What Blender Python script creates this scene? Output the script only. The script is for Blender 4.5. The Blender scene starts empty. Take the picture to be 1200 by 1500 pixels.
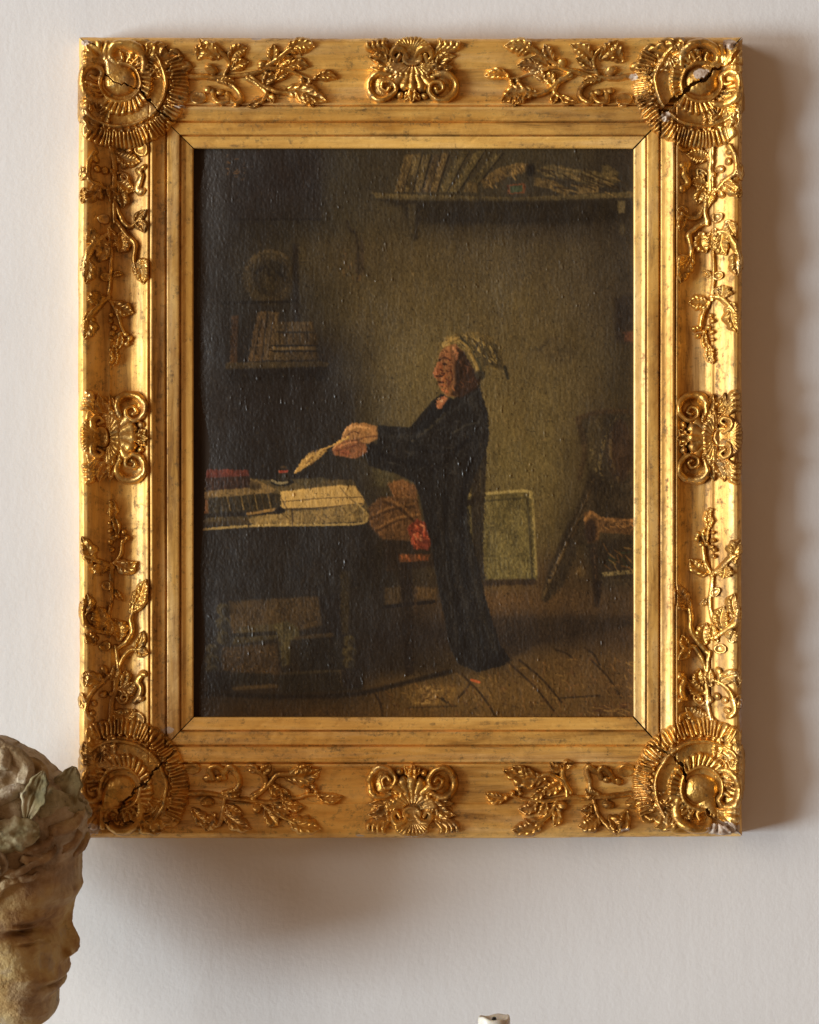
import bpy, math
import numpy as np
from mathutils import Vector

# ---------------------------------------------------------------- camera, light, exposure
scene = bpy.context.scene
S = 0.0007                       # metres for one unit of the drawing (1 unit = 1 mm x 0.7)
CXU, CYU, Z0 = 600.0, 750.0, 1.60
PLANE = 45.0                     # the plane of the frame's face, in units off the wall
DIST = 4000.0

cam_d = bpy.data.cameras.new('camera')
cam = bpy.data.objects.new('camera', cam_d)
scene.collection.objects.link(cam)
cam.location = (0.0, -(DIST + PLANE) * S, Z0)
cam.rotation_euler = (math.radians(90), 0, 0)
cam_d.sensor_fit = 'HORIZONTAL'
cam_d.sensor_width = 36.0
cam_d.lens = 36.0 * DIST / 1200.0
cam_d.clip_start = 0.05
cam_d.clip_end = 50.0
cam_d.dof.use_dof = True
cam_d.dof.focus_distance = DIST * S
cam_d.dof.aperture_fstop = 18.0
scene.camera = cam

world = bpy.data.worlds.new('World')
scene.world = world
world.use_nodes = True
bg = world.node_tree.nodes['Background']
bg.inputs['Color'].default_value = (1.0, 0.56, 0.30, 1)
bg.inputs['Strength'].default_value = 0.215

def daylight_lamp(name, loc, target, sx, sy, power, col):
    d = bpy.data.lights.new(name, 'AREA')
    d.shape = 'RECTANGLE'; d.size = sx; d.size_y = sy
    d.energy = power; d.color = col
    o = bpy.data.objects.new(name, d)
    scene.collection.objects.link(o)
    o.location = loc
    v = Vector(target) - Vector(loc)
    o.rotation_euler = v.to_track_quat('-Z', 'Y').to_euler()
    return o
# warm daylight from high on the left; the stronger, cooler lamp low on that side stands for daylight bounced off an unseen floor
daylight_lamp('high_window_light', (-9.2, -4.60, Z0 + 2.5), (0, 0, Z0), 8.5, 4.4, 720.0, (1.0, 0.92, 0.83))
daylight_lamp('low_bounce_light', (-10.0, -5.25, Z0 - 1.62), (0, 0, Z0 - .1), 3.8, 2.6, 1230.0, (0.80, 0.925, 1.0))

scene.view_settings.view_transform = 'Standard'
scene.view_settings.look = 'None'
scene.view_settings.exposure = 0.06
scene.view_settings.gamma = 1.0
scene.view_settings.use_curve_mapping = False

# ---------------------------------------------------------------- helpers
COL = scene.collection
def W3(x, y, h):
    """drawing units (x right, y down, h off the wall) -> metres"""
    return np.stack([(x - CXU) * S, -h * S, Z0 + (CYU - y) * S], -1)

_tab = np.random.RandomState(7).rand(512, 512)
def vnoise(x, y, seed=0):
    x = np.asarray(x, float) + seed * 17.31; y = np.asarray(y, float) + seed * 9.77
    xi = np.floor(x).astype(int); yi = np.floor(y).astype(int)
    fx = x - xi; fy = y - yi
    fx = fx * fx * (3 - 2 * fx); fy = fy * fy * (3 - 2 * fy)
    a = _tab[yi % 512, xi % 512]; b = _tab[yi % 512, (xi + 1) % 512]
    c = _tab[(yi + 1) % 512, xi % 512]; d = _tab[(yi + 1) % 512, (xi + 1) % 512]
    return (a * (1 - fx) + b * fx) * (1 - fy) + (c * (1 - fx) + d * fx) * fy
def fbm(x, y, seed=0, octv=4):
    t = 0; amp = 1; tot = 0
    for k in range(octv):
        t = t + amp * vnoise(x * 2 ** k, y * 2 ** k, seed + k * 3)
        tot += amp; amp *= .55
    return t / tot
def sstep(a, b, x):
    t = np.clip((x - a) / (b - a), 0, 1)
    return t * t * (3 - 2 * t)

def make_mesh(name, verts, quads, smooth=True, attrs=None, tris=None):
    me = bpy.data.meshes.new(name)
    verts = np.ascontiguousarray(verts, dtype=np.float32)
    n = len(verts); q = np.asarray(quads, dtype=np.int32).reshape(-1, 4)
    loops = q.ravel(); starts = np.arange(len(q)) * 4
    if tris is not None and len(tris):
        t = np.asarray(tris, dtype=np.int32).reshape(-1, 3)
        starts = np.concatenate([starts, len(loops) + np.arange(len(t)) * 3])
        loops = np.concatenate([loops, t.ravel()])
    me.vertices.add(n); me.vertices.foreach_set('co', verts.ravel())
    me.loops.add(len(loops)); me.loops.foreach_set('vertex_index', loops.astype(np.int32))
    me.polygons.add(len(starts)); me.polygons.foreach_set('loop_start', starts.astype(np.int32))
    me.polygons.foreach_set('use_smooth', np.full(len(starts), smooth, dtype=bool))
    me.update(calc_edges=True); me.validate()
    for k, v in (attrs or {}).items():
        v = np.asarray(v, dtype=np.float32)
        if v.ndim == 1:
            a = me.attributes.new(k, 'FLOAT', 'POINT'); a.data.foreach_set('value', v)
        else:
            a = me.attributes.new(k, 'FLOAT_COLOR', 'POINT')
            if v.shape[1] == 3: v = np.concatenate([v, np.ones((len(v), 1), np.float32)], 1)
            a.data.foreach_set('color', np.ascontiguousarray(v).ravel())
    return me

def link(name, me, mat, parent=None):
    o = bpy.data.objects.new(name, me)
    COL.objects.link(o)
    if mat is not None and not me.materials: me.materials.append(mat)
    if parent is not None: o.parent = parent
    return o
def empty(name, loc=(0, 0, 0), parent=None):
    o = bpy.data.objects.new(name, None); COL.objects.link(o)
    o.empty_display_size = .02
    o.location = loc
    if parent is not None: o.parent = parent
    return o
def tag(o, label, cat, group=None):
    o['label'] = label; o['category'] = cat
    if group: o['group'] = group
    return o

def grid_quads(nr, nc, wrap=False):
    j, i = np.meshgrid(np.arange(nr - 1), np.arange(nc if wrap else nc - 1), indexing='ij')
    i2 = (i + 1) % nc
    return np.stack([j * nc + i, (j + 1) * nc + i, (j + 1) * nc + i2, j * nc + i2], -1).reshape(-1, 4)

def box_mesh(name, x0, x1, y0, y1, z0, z1):
    v = np.array([(x, y, z) for z in (z0, z1) for y in (y0, y1) for x in (x0, x1)])
    q = [(0, 2, 3, 1), (4, 5, 7, 6), (0, 1, 5, 4), (2, 6, 7, 3), (0, 4, 6, 2), (1, 3, 7, 5)]
    return make_mesh(name, v, q, smooth=False)

def spline(pts, step=1.5):
    """Catmull-Rom through 2-D points (plus any extra columns), dense samples"""
    P = np.asarray(pts, float)
    if len(P) == 2:
        n = max(4, int(np.hypot(*(P[1] - P[0])[:2]) / step))
        t = np.linspace(0, 1, n)[:, None]
        return P[0] * (1 - t) + P[1] * t
    Q = np.vstack([2 * P[0] - P[1], P, 2 * P[-1] - P[-2]])
    out = []
    for k in range(1, len(Q) - 2):
        p0, p1, p2, p3 = Q[k - 1:k + 3]
        n = max(3, int(np.hypot(*(p2 - p1)[:2]) / step))
        t = np.linspace(0, 1, n, endpoint=False)[:, None]
        out.append(.5 * (2 * p1 + (p2 - p0) * t + (2 * p0 - 5 * p1 + 4 * p2 - p3) * t ** 2 + (3 * p1 - p0 - 3 * p2 + p3) * t ** 3))
    out.append(Q[-2][None])
    return np.vstack(out)

# ---------------------------------------------------------------- materials
class NT:
    def __init__(self, name):
        self.m = bpy.data.materials.new(name); self.m.use_nodes = True
        self.t = self.m.node_tree; self.b = self.t.nodes['Principled BSDF']
    def n(self, kind, **kw):
        nd = self.t.nodes.new(kind)
        for k, v in kw.items():
            if k in nd.inputs: nd.inputs[k].default_value = v
            else: setattr(nd, k, v)
        return nd
    def l(self, a, b): self.t.links.new(a, b)
    def coords(self, scale=(1, 1, 1)):
        tc = self.n('ShaderNodeTexCoord'); mp = self.n('ShaderNodeMapping')
        mp.inputs['Scale'].default_value = scale
        self.l(tc.outputs['Object'], mp.inputs['Vector']); return mp.outputs['Vector']
    def noise(self, vec, scale, detail=4, rough=.6, dist=0.0):
        nd = self.n('ShaderNodeTexNoise', Scale=scale, Detail=detail, Roughness=rough, Distortion=dist)
        self.l(vec, nd.inputs['Vector']); return nd.outputs['Fac']
    def ramp(self, fac, stops):
        r = self.n('ShaderNodeValToRGB'); e = r.color_ramp.elements
        while len(e) > 1: e.remove(e[-1])
        e[0].position = stops[0][0]; c = stops[0][1]; e[0].color = (*c, 1) if len(c) == 3 else c
        for p, c in stops[1:]:
            x = e.new(p); x.color = (*c, 1) if len(c) == 3 else c
        self.l(fac, r.inputs['Fac']); return r.outputs['Color']
    def mix(self, fac, a, b):
        m = self.n('ShaderNodeMix', data_type='RGBA')
        for s, v in ((0, fac), (6, a), (7, b)):
            if hasattr(v, 'links'): self.l(v, m.inputs[s])
            else: m.inputs[s].default_value = v if s == 0 else (*v, 1)
        return m.outputs[2]
    def math(self, op, a, b=None):
        m = self.n('ShaderNodeMath', operation=op)
        for s, v in ((0, a), (1, b)):
            if v is None: continue
            if hasattr(v, 'links'): self.l(v, m.inputs[s])
            else: m.inputs[s].default_value = v
        return m.outputs[0]
    def bump(self, h, strength, dist, prev=None):
        b = self.n('ShaderNodeBump', Strength=strength, Distance=dist)
        self.l(h, b.inputs['Height'])
        if prev is not None: self.l(prev, b.inputs['Normal'])
        return b.outputs['Normal']
    def attr(self, name, out='Fac'):
        a = self.n('ShaderNodeAttribute'); a.attribute_name = name
        return a.outputs[out]
    def set(self, **kw):
        for k, v in kw.items():
            k = k.replace('_', ' ')
            if hasattr(v, 'links'): self.l(v, self.b.inputs[k])
            else: self.b.inputs[k].default_value = (*v, 1) if isinstance(v, tuple) and len(v) == 3 else v
        return self.m

G = (0, .0, .0)
def gold_material(name, stretch, grime=.5, bright=1.0, rough=.42, metal=.42, stain=.6):
    t = NT(name)
    v = t.coords(); vs = t.coords(stretch)
    n1 = t.noise(vs, 26, 6, .65, .3)
    n2 = t.noise(v, 14, 5, .6, .6)
    n3 = t.noise(v, 160, 4, .7)
    n4 = t.noise(vs, 90, 5, .7)
    n5 = t.noise(v, 34, 6, .72, .8)
    n6 = t.noise(v, 420, 3, .6)
    n7 = t.noise(vs, 7.5, 5, .62, 1.2)
    n8 = t.noise(vs, 48, 5, .7, .6)
    b = bright
    leaf = t.ramp(n1, [(.30, (.70 * b, .36 * b, .065 * b)), (.50, (.90 * b, .545 * b, .140 * b)), (.70, (.96 * b, .68 * b, .30 * b))])
    bole = t.ramp(t.math('ADD', t.math('MULTIPLY', n2, .6), t.math('MULTIPLY', n4, .4)), [(.47, (0, 0, 0)), (.64, (1, 1, 1))])
    c = t.mix(t.math('MULTIPLY', bole, .40 + .5 * min(grime, .6)), leaf, (.33, .125, .024))
    smoke = t.ramp(n5, [(.52 - .10 * grime, (0, 0, 0)), (.72 - .06 * grime, (1, 1, 1))])
    c = t.mix(t.math('MULTIPLY', smoke, .22 + .53 * grime), c, (.135, .066, .020))
    smear = t.ramp(t.math('ADD', t.math('MULTIPLY', n7, .6), t.math('MULTIPLY', n8, .4)), [(.45, (0, 0, 0)), (.62, (1, 1, 1))])
    c = t.mix(t.math('MULTIPLY', smear, stain), c, (.34, .145, .026))
    streak = t.ramp(t.math('ADD', t.math('MULTIPLY', n8, .65), t.math('MULTIPLY', n7, .35)), [(.54, (0, 0, 0)), (.64, (1, 1, 1))])
    c = t.mix(t.math('MULTIPLY', streak, stain * .8), c, (.15, .070, .020))
    dirt = t.ramp(t.math('ADD', t.math('MULTIPLY', n4, .40), t.math('MULTIPLY', n3, .60)), [(.535 - .02 * grime, (0, 0, 0)), (.64, (1, 1, 1))])
    dirt = t.math('MULTIPLY', dirt, .55 + .4 * grime)
    c = t.mix(dirt, c, (.040, .022, .010))
    speck = t.ramp(t.math('ADD', t.math('MULTIPLY', n6, .45), t.math('MULTIPLY', n5, .55)), [(.60, (0, 0, 0)), (.67, (1, 1, 1))])
    c = t.mix(t.math('MULTIPLY', speck, .7), c, (.05, .026, .010))
    chip = t.attr('chip')
    cn = t.ramp(t.math('ADD', chip, t.math('MULTIPLY', t.math('SUBTRACT', n3, .5), .9)), [(.48, (0, 0, 0)), (.56, (1, 1, 1))])
    gesso = t.ramp(n3, [(.35, (.36, .21, .12)), (.60, (.62, .52, .42))])
    c = t.mix(cn, c, gesso)
    met = t.math('MULTIPLY', t.math('SUBTRACT', 1.0, cn), t.math('SUBTRACT', metal, t.math('MULTIPLY', dirt, metal * .8)))
    rg = t.math('ADD', rough, t.math('ADD', t.math('MULTIPLY', dirt, .25), t.math('ADD', t.math('MULTIPLY', smoke, .10), t.math('MULTIPLY', t.math('SUBTRACT', n3, .5), .22))))
    nb = t.bump(n3, .16, .0010)
    nb = t.bump(n4, .14, .0010, nb)
    nb = t.bump(n2, .25, .004, nb)
    return t.set(Base_Color=c, Metallic=met, Roughness=rg, Normal=nb)

M_H = gold_material('gilding_horizontal', (.16, 1, 1.6), .26, 1.08, .44, .46, .60)
M_V = gold_material('gilding_vertical', (1.6, 1, .16), .32, 1.04, .50, .42, .75)
M_SH = gold_material('slip_gilding_horizontal', (.12, 1, 1.4), 0.0, 1.06, .46, .18, .38)
M_SV = gold_material('slip_gilding_vertical', (1.4, 1, .12), 0.0, 1.06, .46, .18, .38)
M_O = gold_material('gilding_ornament', (1, 1, 1), .62, 1.0, .35, .82, .55)

t = NT('painted_plaster'); v = t.coords()
n1 = t.noise(v, 5, 6, .65); n2 = t.noise(v, 180, 4, .6); n3 = t.noise(t.coords((1, 1, .35)), 60, 3, .5)
c = t.ramp(n1, [(.3, (.735, .732, .725)), (.7, (.78, .776, .768))])
nb = t.bump(n2, .20, .0015); nb = t.bump(n3, .17, .0020, nb)
M_WALL = t.set(Base_Color=c, Roughness=.62, Normal=nb)

t = NT('oil_paint'); v = t.coords((1, 1, .45)); col = t.attr('paint', 'Color')
n1 = t.noise(v, 520, 3, .6); n2 = t.noise(t.coords((1, 1, .25)), 190, 4, .65)
nb = t.bump(n1, .22, .0006); nb = t.bump(n2, .25, .0010, nb)
rr = t.ramp(t.math('ADD', t.math('MULTIPLY', n2, .4), t.math('MULTIPLY', t.noise(t.coords((1, 1, .5)), 9, 4, .6), .6)), [(.38, (.24,) * 3), (.62, (.50,) * 3)])
M_PAINT = t.set(Base_Color=col, Roughness=rr, Normal=nb)
M_PAINT.node_tree.nodes['Principled BSDF'].inputs['Specular IOR Level'].default_value = .5

t = NT('dark_backing'); n = t.noise(t.coords((1, 1, .2)), 30)
M_BACK = t.set(Base_Color=t.ramp(n, [(.3, (.022, .014, .008)), (.7, (.05, .032, .018))]), Roughness=.9)

t = NT('white_shelf_paint'); n = t.noise(t.coords(), 40)
M_SHELF = t.set(Base_Color=t.ramp(n, [(.3, (.62, .59, .55)), (.7, (.68, .65, .61))]), Roughness=.5)
# ---------------------------------------------------------------- wall
wall = link('wall', box_mesh('wall', -2.2, 2.2, 0, .12, 0.2, 3.2), M_WALL); wall['kind'] = 'structure'
SHELF_Y = 1800.0
shelf_z = Z0 + (CYU - SHELF_Y) * S
shelf = link('mantel_shelf', box_mesh('mantel_shelf', -1.1, 1.1, -.36, -.001, shelf_z - .035, shelf_z), M_SHELF)
shelf['kind'] = 'structure'

# ---------------------------------------------------------------- frame
OX0, OX1, OY0, OY1 = 116.0, 1088.0, 55.0, 1226.0      # outer edges
IX0, IX1, IY0, IY1 = 282.0, 930.0, 215.0, 1052.0      # sight edges
UW = 163.0
PROF = np.array([(0, 46), (1.2, 54), (4, 61), (9, 65.5), (14, 65.5), (21, 61), (29, 53), (37, 46), (43, 43), (45, 43.6), (46.2, 41),
                 (54, 36.5), (64, 34.2), (74, 34.2), (84, 37.2), (92, 42.2), (97, 47.2), (99.4, 49.2), (100.0, 48.6), (100.5, 41.0), (102.3, 41.0), (102.8, 49.3),
                 (105, 50.4), (107.2, 49.6), (108.4, 46.8), (112, 43.6), (117, 41.4), (121.5, 40.6), (122.8, 40.2), (123.3, 32.5), (125.5, 32.5), (126.0, 40),
                 (127, 40.8), (134, 41), (142.5, 40.4), (143.8, 39.6), (144.2, 32.0), (145.9, 32.0), (146.6, 37.8), (149, 36.6), (151.5, 34.4), (153, 34.0),
                 (161, 33.0), (162.4, 32.6), (163, 31.6)], float)
def prof(u): return np.interp(u, PROF[:, 0], PROF[:, 1])
def u_of(x, y):
    return np.minimum(np.minimum((x - OX0) / (IX0 - OX0), (OX1 - x) / (OX1 - IX1)),
                      np.minimum((y - OY0) / (IY0 - OY0), (OY1 - y) / (OY1 - IY1))) * UW
def lump(x, y): return (fbm(x / 34, y / 34, 5, 3) - .5) * 1.5
def hbase(x, y):
    u = np.clip(u_of(x, y), 0, UW)
    return prof(u) + lump(x, y) * sstep(2, 12, u) * (1 - .7 * sstep(96, 102, u))

CHIPS = [(376, 57, 9, 5), (134, 1212, 16, 9), (1058, 1212, 26, 11), (246, 1070, 9, 5), (620, 53, 8, 4), (1084, 1045, 3, 28), (915, 1213, 7, 3), (928, 112, 6, 5),
         (1026, 111, 12, 8), (975, 172, 6, 8), (128, 66, 8, 5), (1066, 68, 12, 8), (265, 158, 10, 2.5), (1087, 700, 2.5, 14), (600, 1224, 12, 1.8), (528, 1222, 7, 2)]
def chipmap(x, y):
    c = np.zeros_like(x)
    for cx, cy, rx, ry in CHIPS:
        c = np.maximum(c, np.exp(-(((x - cx) / rx) ** 2 + ((y - cy) / ry) ** 2) * .7))
    return c

painting = empty('framed_painting', (0, 0, Z0 + (CYU - OY1) * S))
tag(painting, 'dark oil painting of a seated man in a nightcap, in a carved gilt frame', 'painting')
PO = np.array(painting.location)

US = np.unique(np.concatenate([PROF[:, 0], np.arange(1, 100, 3.0), np.arange(109, 123, 3.0), np.arange(128, 162, 4.0)]))
GAP = {('t', 0): 1.0, ('t', 1): 1.5, ('b', 0): 1.0, ('b', 1): 1.6, ('l', 0): 1.0, ('l', 1): 1.0, ('r', 0): 1.5, ('r', 1): 1.6}
def rail(side):
    n = 330 if side in 'tb' else 400
    tt = np.linspace(0, 1, n)
    # rows: back edge, outer side foot .. then the profile, then the drop into the rebate
    uu = np.concatenate([[0, 0], US, [UW + .2]])
    U, T = np.meshgrid(uu, tt, indexing='ij')
    f = U / UW
    g0, g1 = GAP[(side, 0)], GAP[(side, 1)]
    if side in 'tb':
        xs0 = OX0 + (IX0 - OX0) * f + g0; xs1 = OX1 + (IX1 - OX1) * f - g1
        X = xs0 + (xs1 - xs0) * T
        Y = OY0 + (IY0 - OY0) * f if side == 't' else OY1 + (IY1 - OY1) * f
    else:
        ys0 = OY0 + (IY0 - OY0) * f + g0; ys1 = OY1 + (IY1 - OY1) * f - g1
        Y = ys0 + (ys1 - ys0) * T
        X = OX0 + (IX0 - OX0) * f if side == 'l' else OX1 + (IX1 - OX1) * f
    Hh = prof(np.clip(U, 0, UW)) + lump(X, Y) * sstep(2, 12, U) * (1 - .7 * sstep(96, 102, U))
    # knocks along the outer arris and on the fillets
    k = sstep(.70, .86, vnoise((X + Y) / 9, U / 30, 21)) * (1 - sstep(2, 9, U))
    Hh = Hh - 2.4 * k
    k2 = sstep(.80, .9, vnoise((X * .7 + Y) / 6, U / 9, 33)) * sstep(98, 100, U)
    Hh = Hh - .45 * k2
    wob = (fbm(X / 60, Y / 60, 12, 3) - .5) * 2.2 * (1 - sstep(0, 6, U)) + (fbm(X / 420, Y / 420, 14, 2) - .5) * 5.0 * (1 - U / UW)
    if side in 'tb': Y = Y + wob
    else: X = X + wob
    Hh[0] = 1.0; Hh[-1] = 24.0
    q = grid_quads(len(uu), n)
    if side in 'br': pass
    v = W3(X, Y, Hh).reshape(-1, 3) - PO
    if side in 'bl': q = q[:, ::-1]
    if side == 'l': q = q
    if side == 'r': q = q[:, ::1]
    ch = chipmap(X, Y).ravel()
    cut = int(np.argmin(np.abs(uu - 146.6)))              # the flat slip next to the picture is its own moulding
    rowi = np.repeat(np.arange(len(uu) - 1), n - 1)
    horiz = side in 'tb'
    o = link('rail', make_mesh('rail', v[:(cut + 1) * n], q[rowi < cut], True, {'chip': ch[:(cut + 1) * n]}), M_H if horiz else M_V, painting)
    v2 = v[cut * n:].copy(); q2 = q[rowi >= cut] - cut * n
    sl = link('slip', make_mesh('slip', v2, q2, True, {'chip': ch[cut * n:]}), M_SH if horiz else M_SV, o)
    return o
RAILS = {s: rail(s) for s in 'tblr'}
def back_verts():
    v = W3(np.array([124, 1080, 1080, 124.]), np.array([63, 63, 1218, 1218.]), np.array([20, 20, 20, 20.])) - PO
    w = W3(np.array([124, 1080, 1080, 124.]), np.array([63, 63, 1218, 1218.]), np.array([2, 2, 2, 2.])) - PO
    return np.vstack([v, w])
link('dark_backing_board', make_mesh('dark_backing_board', back_verts(), [(0, 3, 2, 1), (4, 5, 6, 7), (0, 1, 5, 4), (1, 2, 6, 5), (2, 3, 7, 6), (3, 0, 4, 7)], False), M_BACK, painting)  # dark sheet added behind the rails so the mitre gaps look black

# ---------------------------------------------------------------- cast ornament: raised relief on the rails
RES = 0.62
class El:
    """one raised piece: key groups small pieces, fn gives its relief over points"""
    def __init__(s, name, bbox, fn, key=None): s.name, s.bbox, s.fn, s.key = name, bbox, fn, key

def stroke(name, pts, w, h, kind='round', key=None, n=0, tip=None, amp=.18, lobes=0, tf=None):
    """pts local; w, h: numbers or lists along the path"""
    P = np.array([tf(*p) for p in pts]) if tf else np.asarray(pts, float)
    D = spline(P, 1.4); m = len(D)
    uu = np.linspace(0, 1, m)
    def along(val):
        if np.isscalar(val): return np.full(m, float(val))
        return np.interp(uu, np.linspace(0, 1, len(val)), val)
    if kind == 'leaf':
        base = np.sin(np.pi * np.clip(uu * .88 + .10, 0, 1)) ** .75
        Wd = along(w) * base * 1.38
        if lobes: Wd = Wd * (1 - amp + amp * np.abs(np.sin(np.pi * (uu * lobes + .15))) * 1.5)
        Hd = along(h) * (.55 + .45 * np.sin(np.pi * np.clip(uu * .8 + .15, 0, 1)))
    else:
        Wd = along(w) * 1.22; Hd = along(h)
        if kind == 'band' and n: Wd = Wd * (.90 + .14 * np.abs(np.sin(np.pi * n / 2 * uu)))
    T = np.gradient(D, axis=0); ln = np.hypot(T[:, 0], T[:, 1]) + 1e-9; T = T / ln[:, None]
    pad = Wd.max() + 2
    bb = (D[:, 0].min() - pad, D[:, 0].max() + pad, D[:, 1].min() - pad, D[:, 1].max() + pad)
    def fn(X, Y):
        sh = X.shape; x = X.ravel(); y = Y.ravel()
        R = np.full(x.size, -9.0)
        for c in range(0, x.size, 20000):
            xs = x[c:c + 20000, None]; ys = y[c:c + 20000, None]
            d2 = (xs - D[None, :, 0]) ** 2 + (ys - D[None, :, 1]) ** 2
            i = d2.argmin(1)
            dx = xs[:, 0] - D[i, 0]; dy = ys[:, 0] - D[i, 1]
            al = dx * T[i, 0] + dy * T[i, 1]; ac = -dx * T[i, 1] + dy * T[i, 0]
            u = np.clip((i + al / ln[i]) / (m - 1), 0, 1)
            wv = np.interp(u, uu, Wd); hv = np.interp(u, uu, Hd)
            end = ((i == 0) & (al < 0)) | ((i == m - 1) & (al > 0))
            dd = np.where(end, np.sqrt(d2[np.arange(len(i)), i]) * np.sign(ac + 1e-9), ac)
            vv = dd / np.maximum(wv, .3); av = np.abs(vv)
            core = np.sqrt(np.clip(1 - av ** 2, 0, 1))
            if kind == 'round': f = core
            elif kind == 'leaf':
                f = np.clip(1 - av ** 5, 0, 1) ** .5 * (.50 + .5 * np.clip(av * 2.0, 0, 1) - .18 * av ** 2)
                nv = n if n else 4
                f = f * (1 + .11 * np.cos(2 * np.pi * (nv * u - 1.1 * av)) * sstep(.1, .4, av))
            elif kind == 'band':
                f = np.clip(1 - av ** 6, 0, 1) ** .5 * (.42 + .58 * np.abs(np.sin(np.pi * n * (u + .006 * np.sin(u * 37)))) ** .8) * (1 + .12 * np.sin(u * 23))
            elif kind == 'flat': f = np.clip(1 - av ** 6, 0, 1) ** .5
            elif kind == 'cup': f = np.clip(1 - av ** 10, 0, 1) ** .5 * (.45 + .55 * av ** 2)
            elif kind == 'cord': f = core * (.75 + .25 * np.abs(np.sin(np.pi * n * u)))
            r = hv * f
            r[av >= 1] = -9
            R[c:c + 20000] = r
        return R.reshape(sh)
    return El(name, bb, fn, key)

def dome(name, c, rx, ry, h, ang=0, key=None, cup=False, tf=None):
    if tf:
        p_, px_ = np.array(tf(*c)), np.array(tf(c[0] + 1, c[1])); py_ = np.array(tf(c[0], c[1] + 1))
        j1, j2 = px_ - p_, py_ - p_
        d_ = j1 * math.cos(ang) + j2 * math.sin(ang); ang = math.atan2(d_[1], d_[0]); c = tuple(p_)
    ca, sa = math.cos(ang), math.sin(ang); r = max(rx, ry) + 1
    def fn(X, Y):
        dx, dy = X - c[0], Y - c[1]
        q = ((dx * ca + dy * sa) / rx) ** 2 + ((-dx * sa + dy * ca) / ry) ** 2
        f = np.sqrt(np.clip(1 - q, 0, 1))
        if cup: f = np.clip(1 - q ** 4, 0, 1) ** .5 * (.45 + .55 * q)
        f = h * f
        return np.where(q < 1, f, -9)
    return El(name, (c[0] - r, c[0] + r, c[1] - r, c[1] + r), fn, key)

def spiral_pts(c, r0, r1, a0, turns, n=26, flip=1):
    k = np.linspace(0, 1, n)
    r = r0 + (r1 - r0) * k ** .8
    a = np.radians(a0) + flip * turns * 2 * np.pi * k
    return [(c[0] + rr * math.cos(x), c[1] + rr * math.sin(x)) for rr, x in zip(r, a)]

def islands(f):
    """the separate visible patches of a plate"""
    if len(f) == 0: return []
    uq, inv = np.unique(f, return_inverse=True); g = inv.reshape(-1, 4)
    lab = np.arange(len(uq))
    while True:
        m = lab[g].min(1); new = lab.copy()
        for k in range(4): np.minimum.at(new, g[:, k], m)
        new = new[new]
        if (new == lab).all(): break
        lab = new
    fl = lab[g[:, 0]]
    return [f[fl == k] for k in np.unique(fl)]

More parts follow.
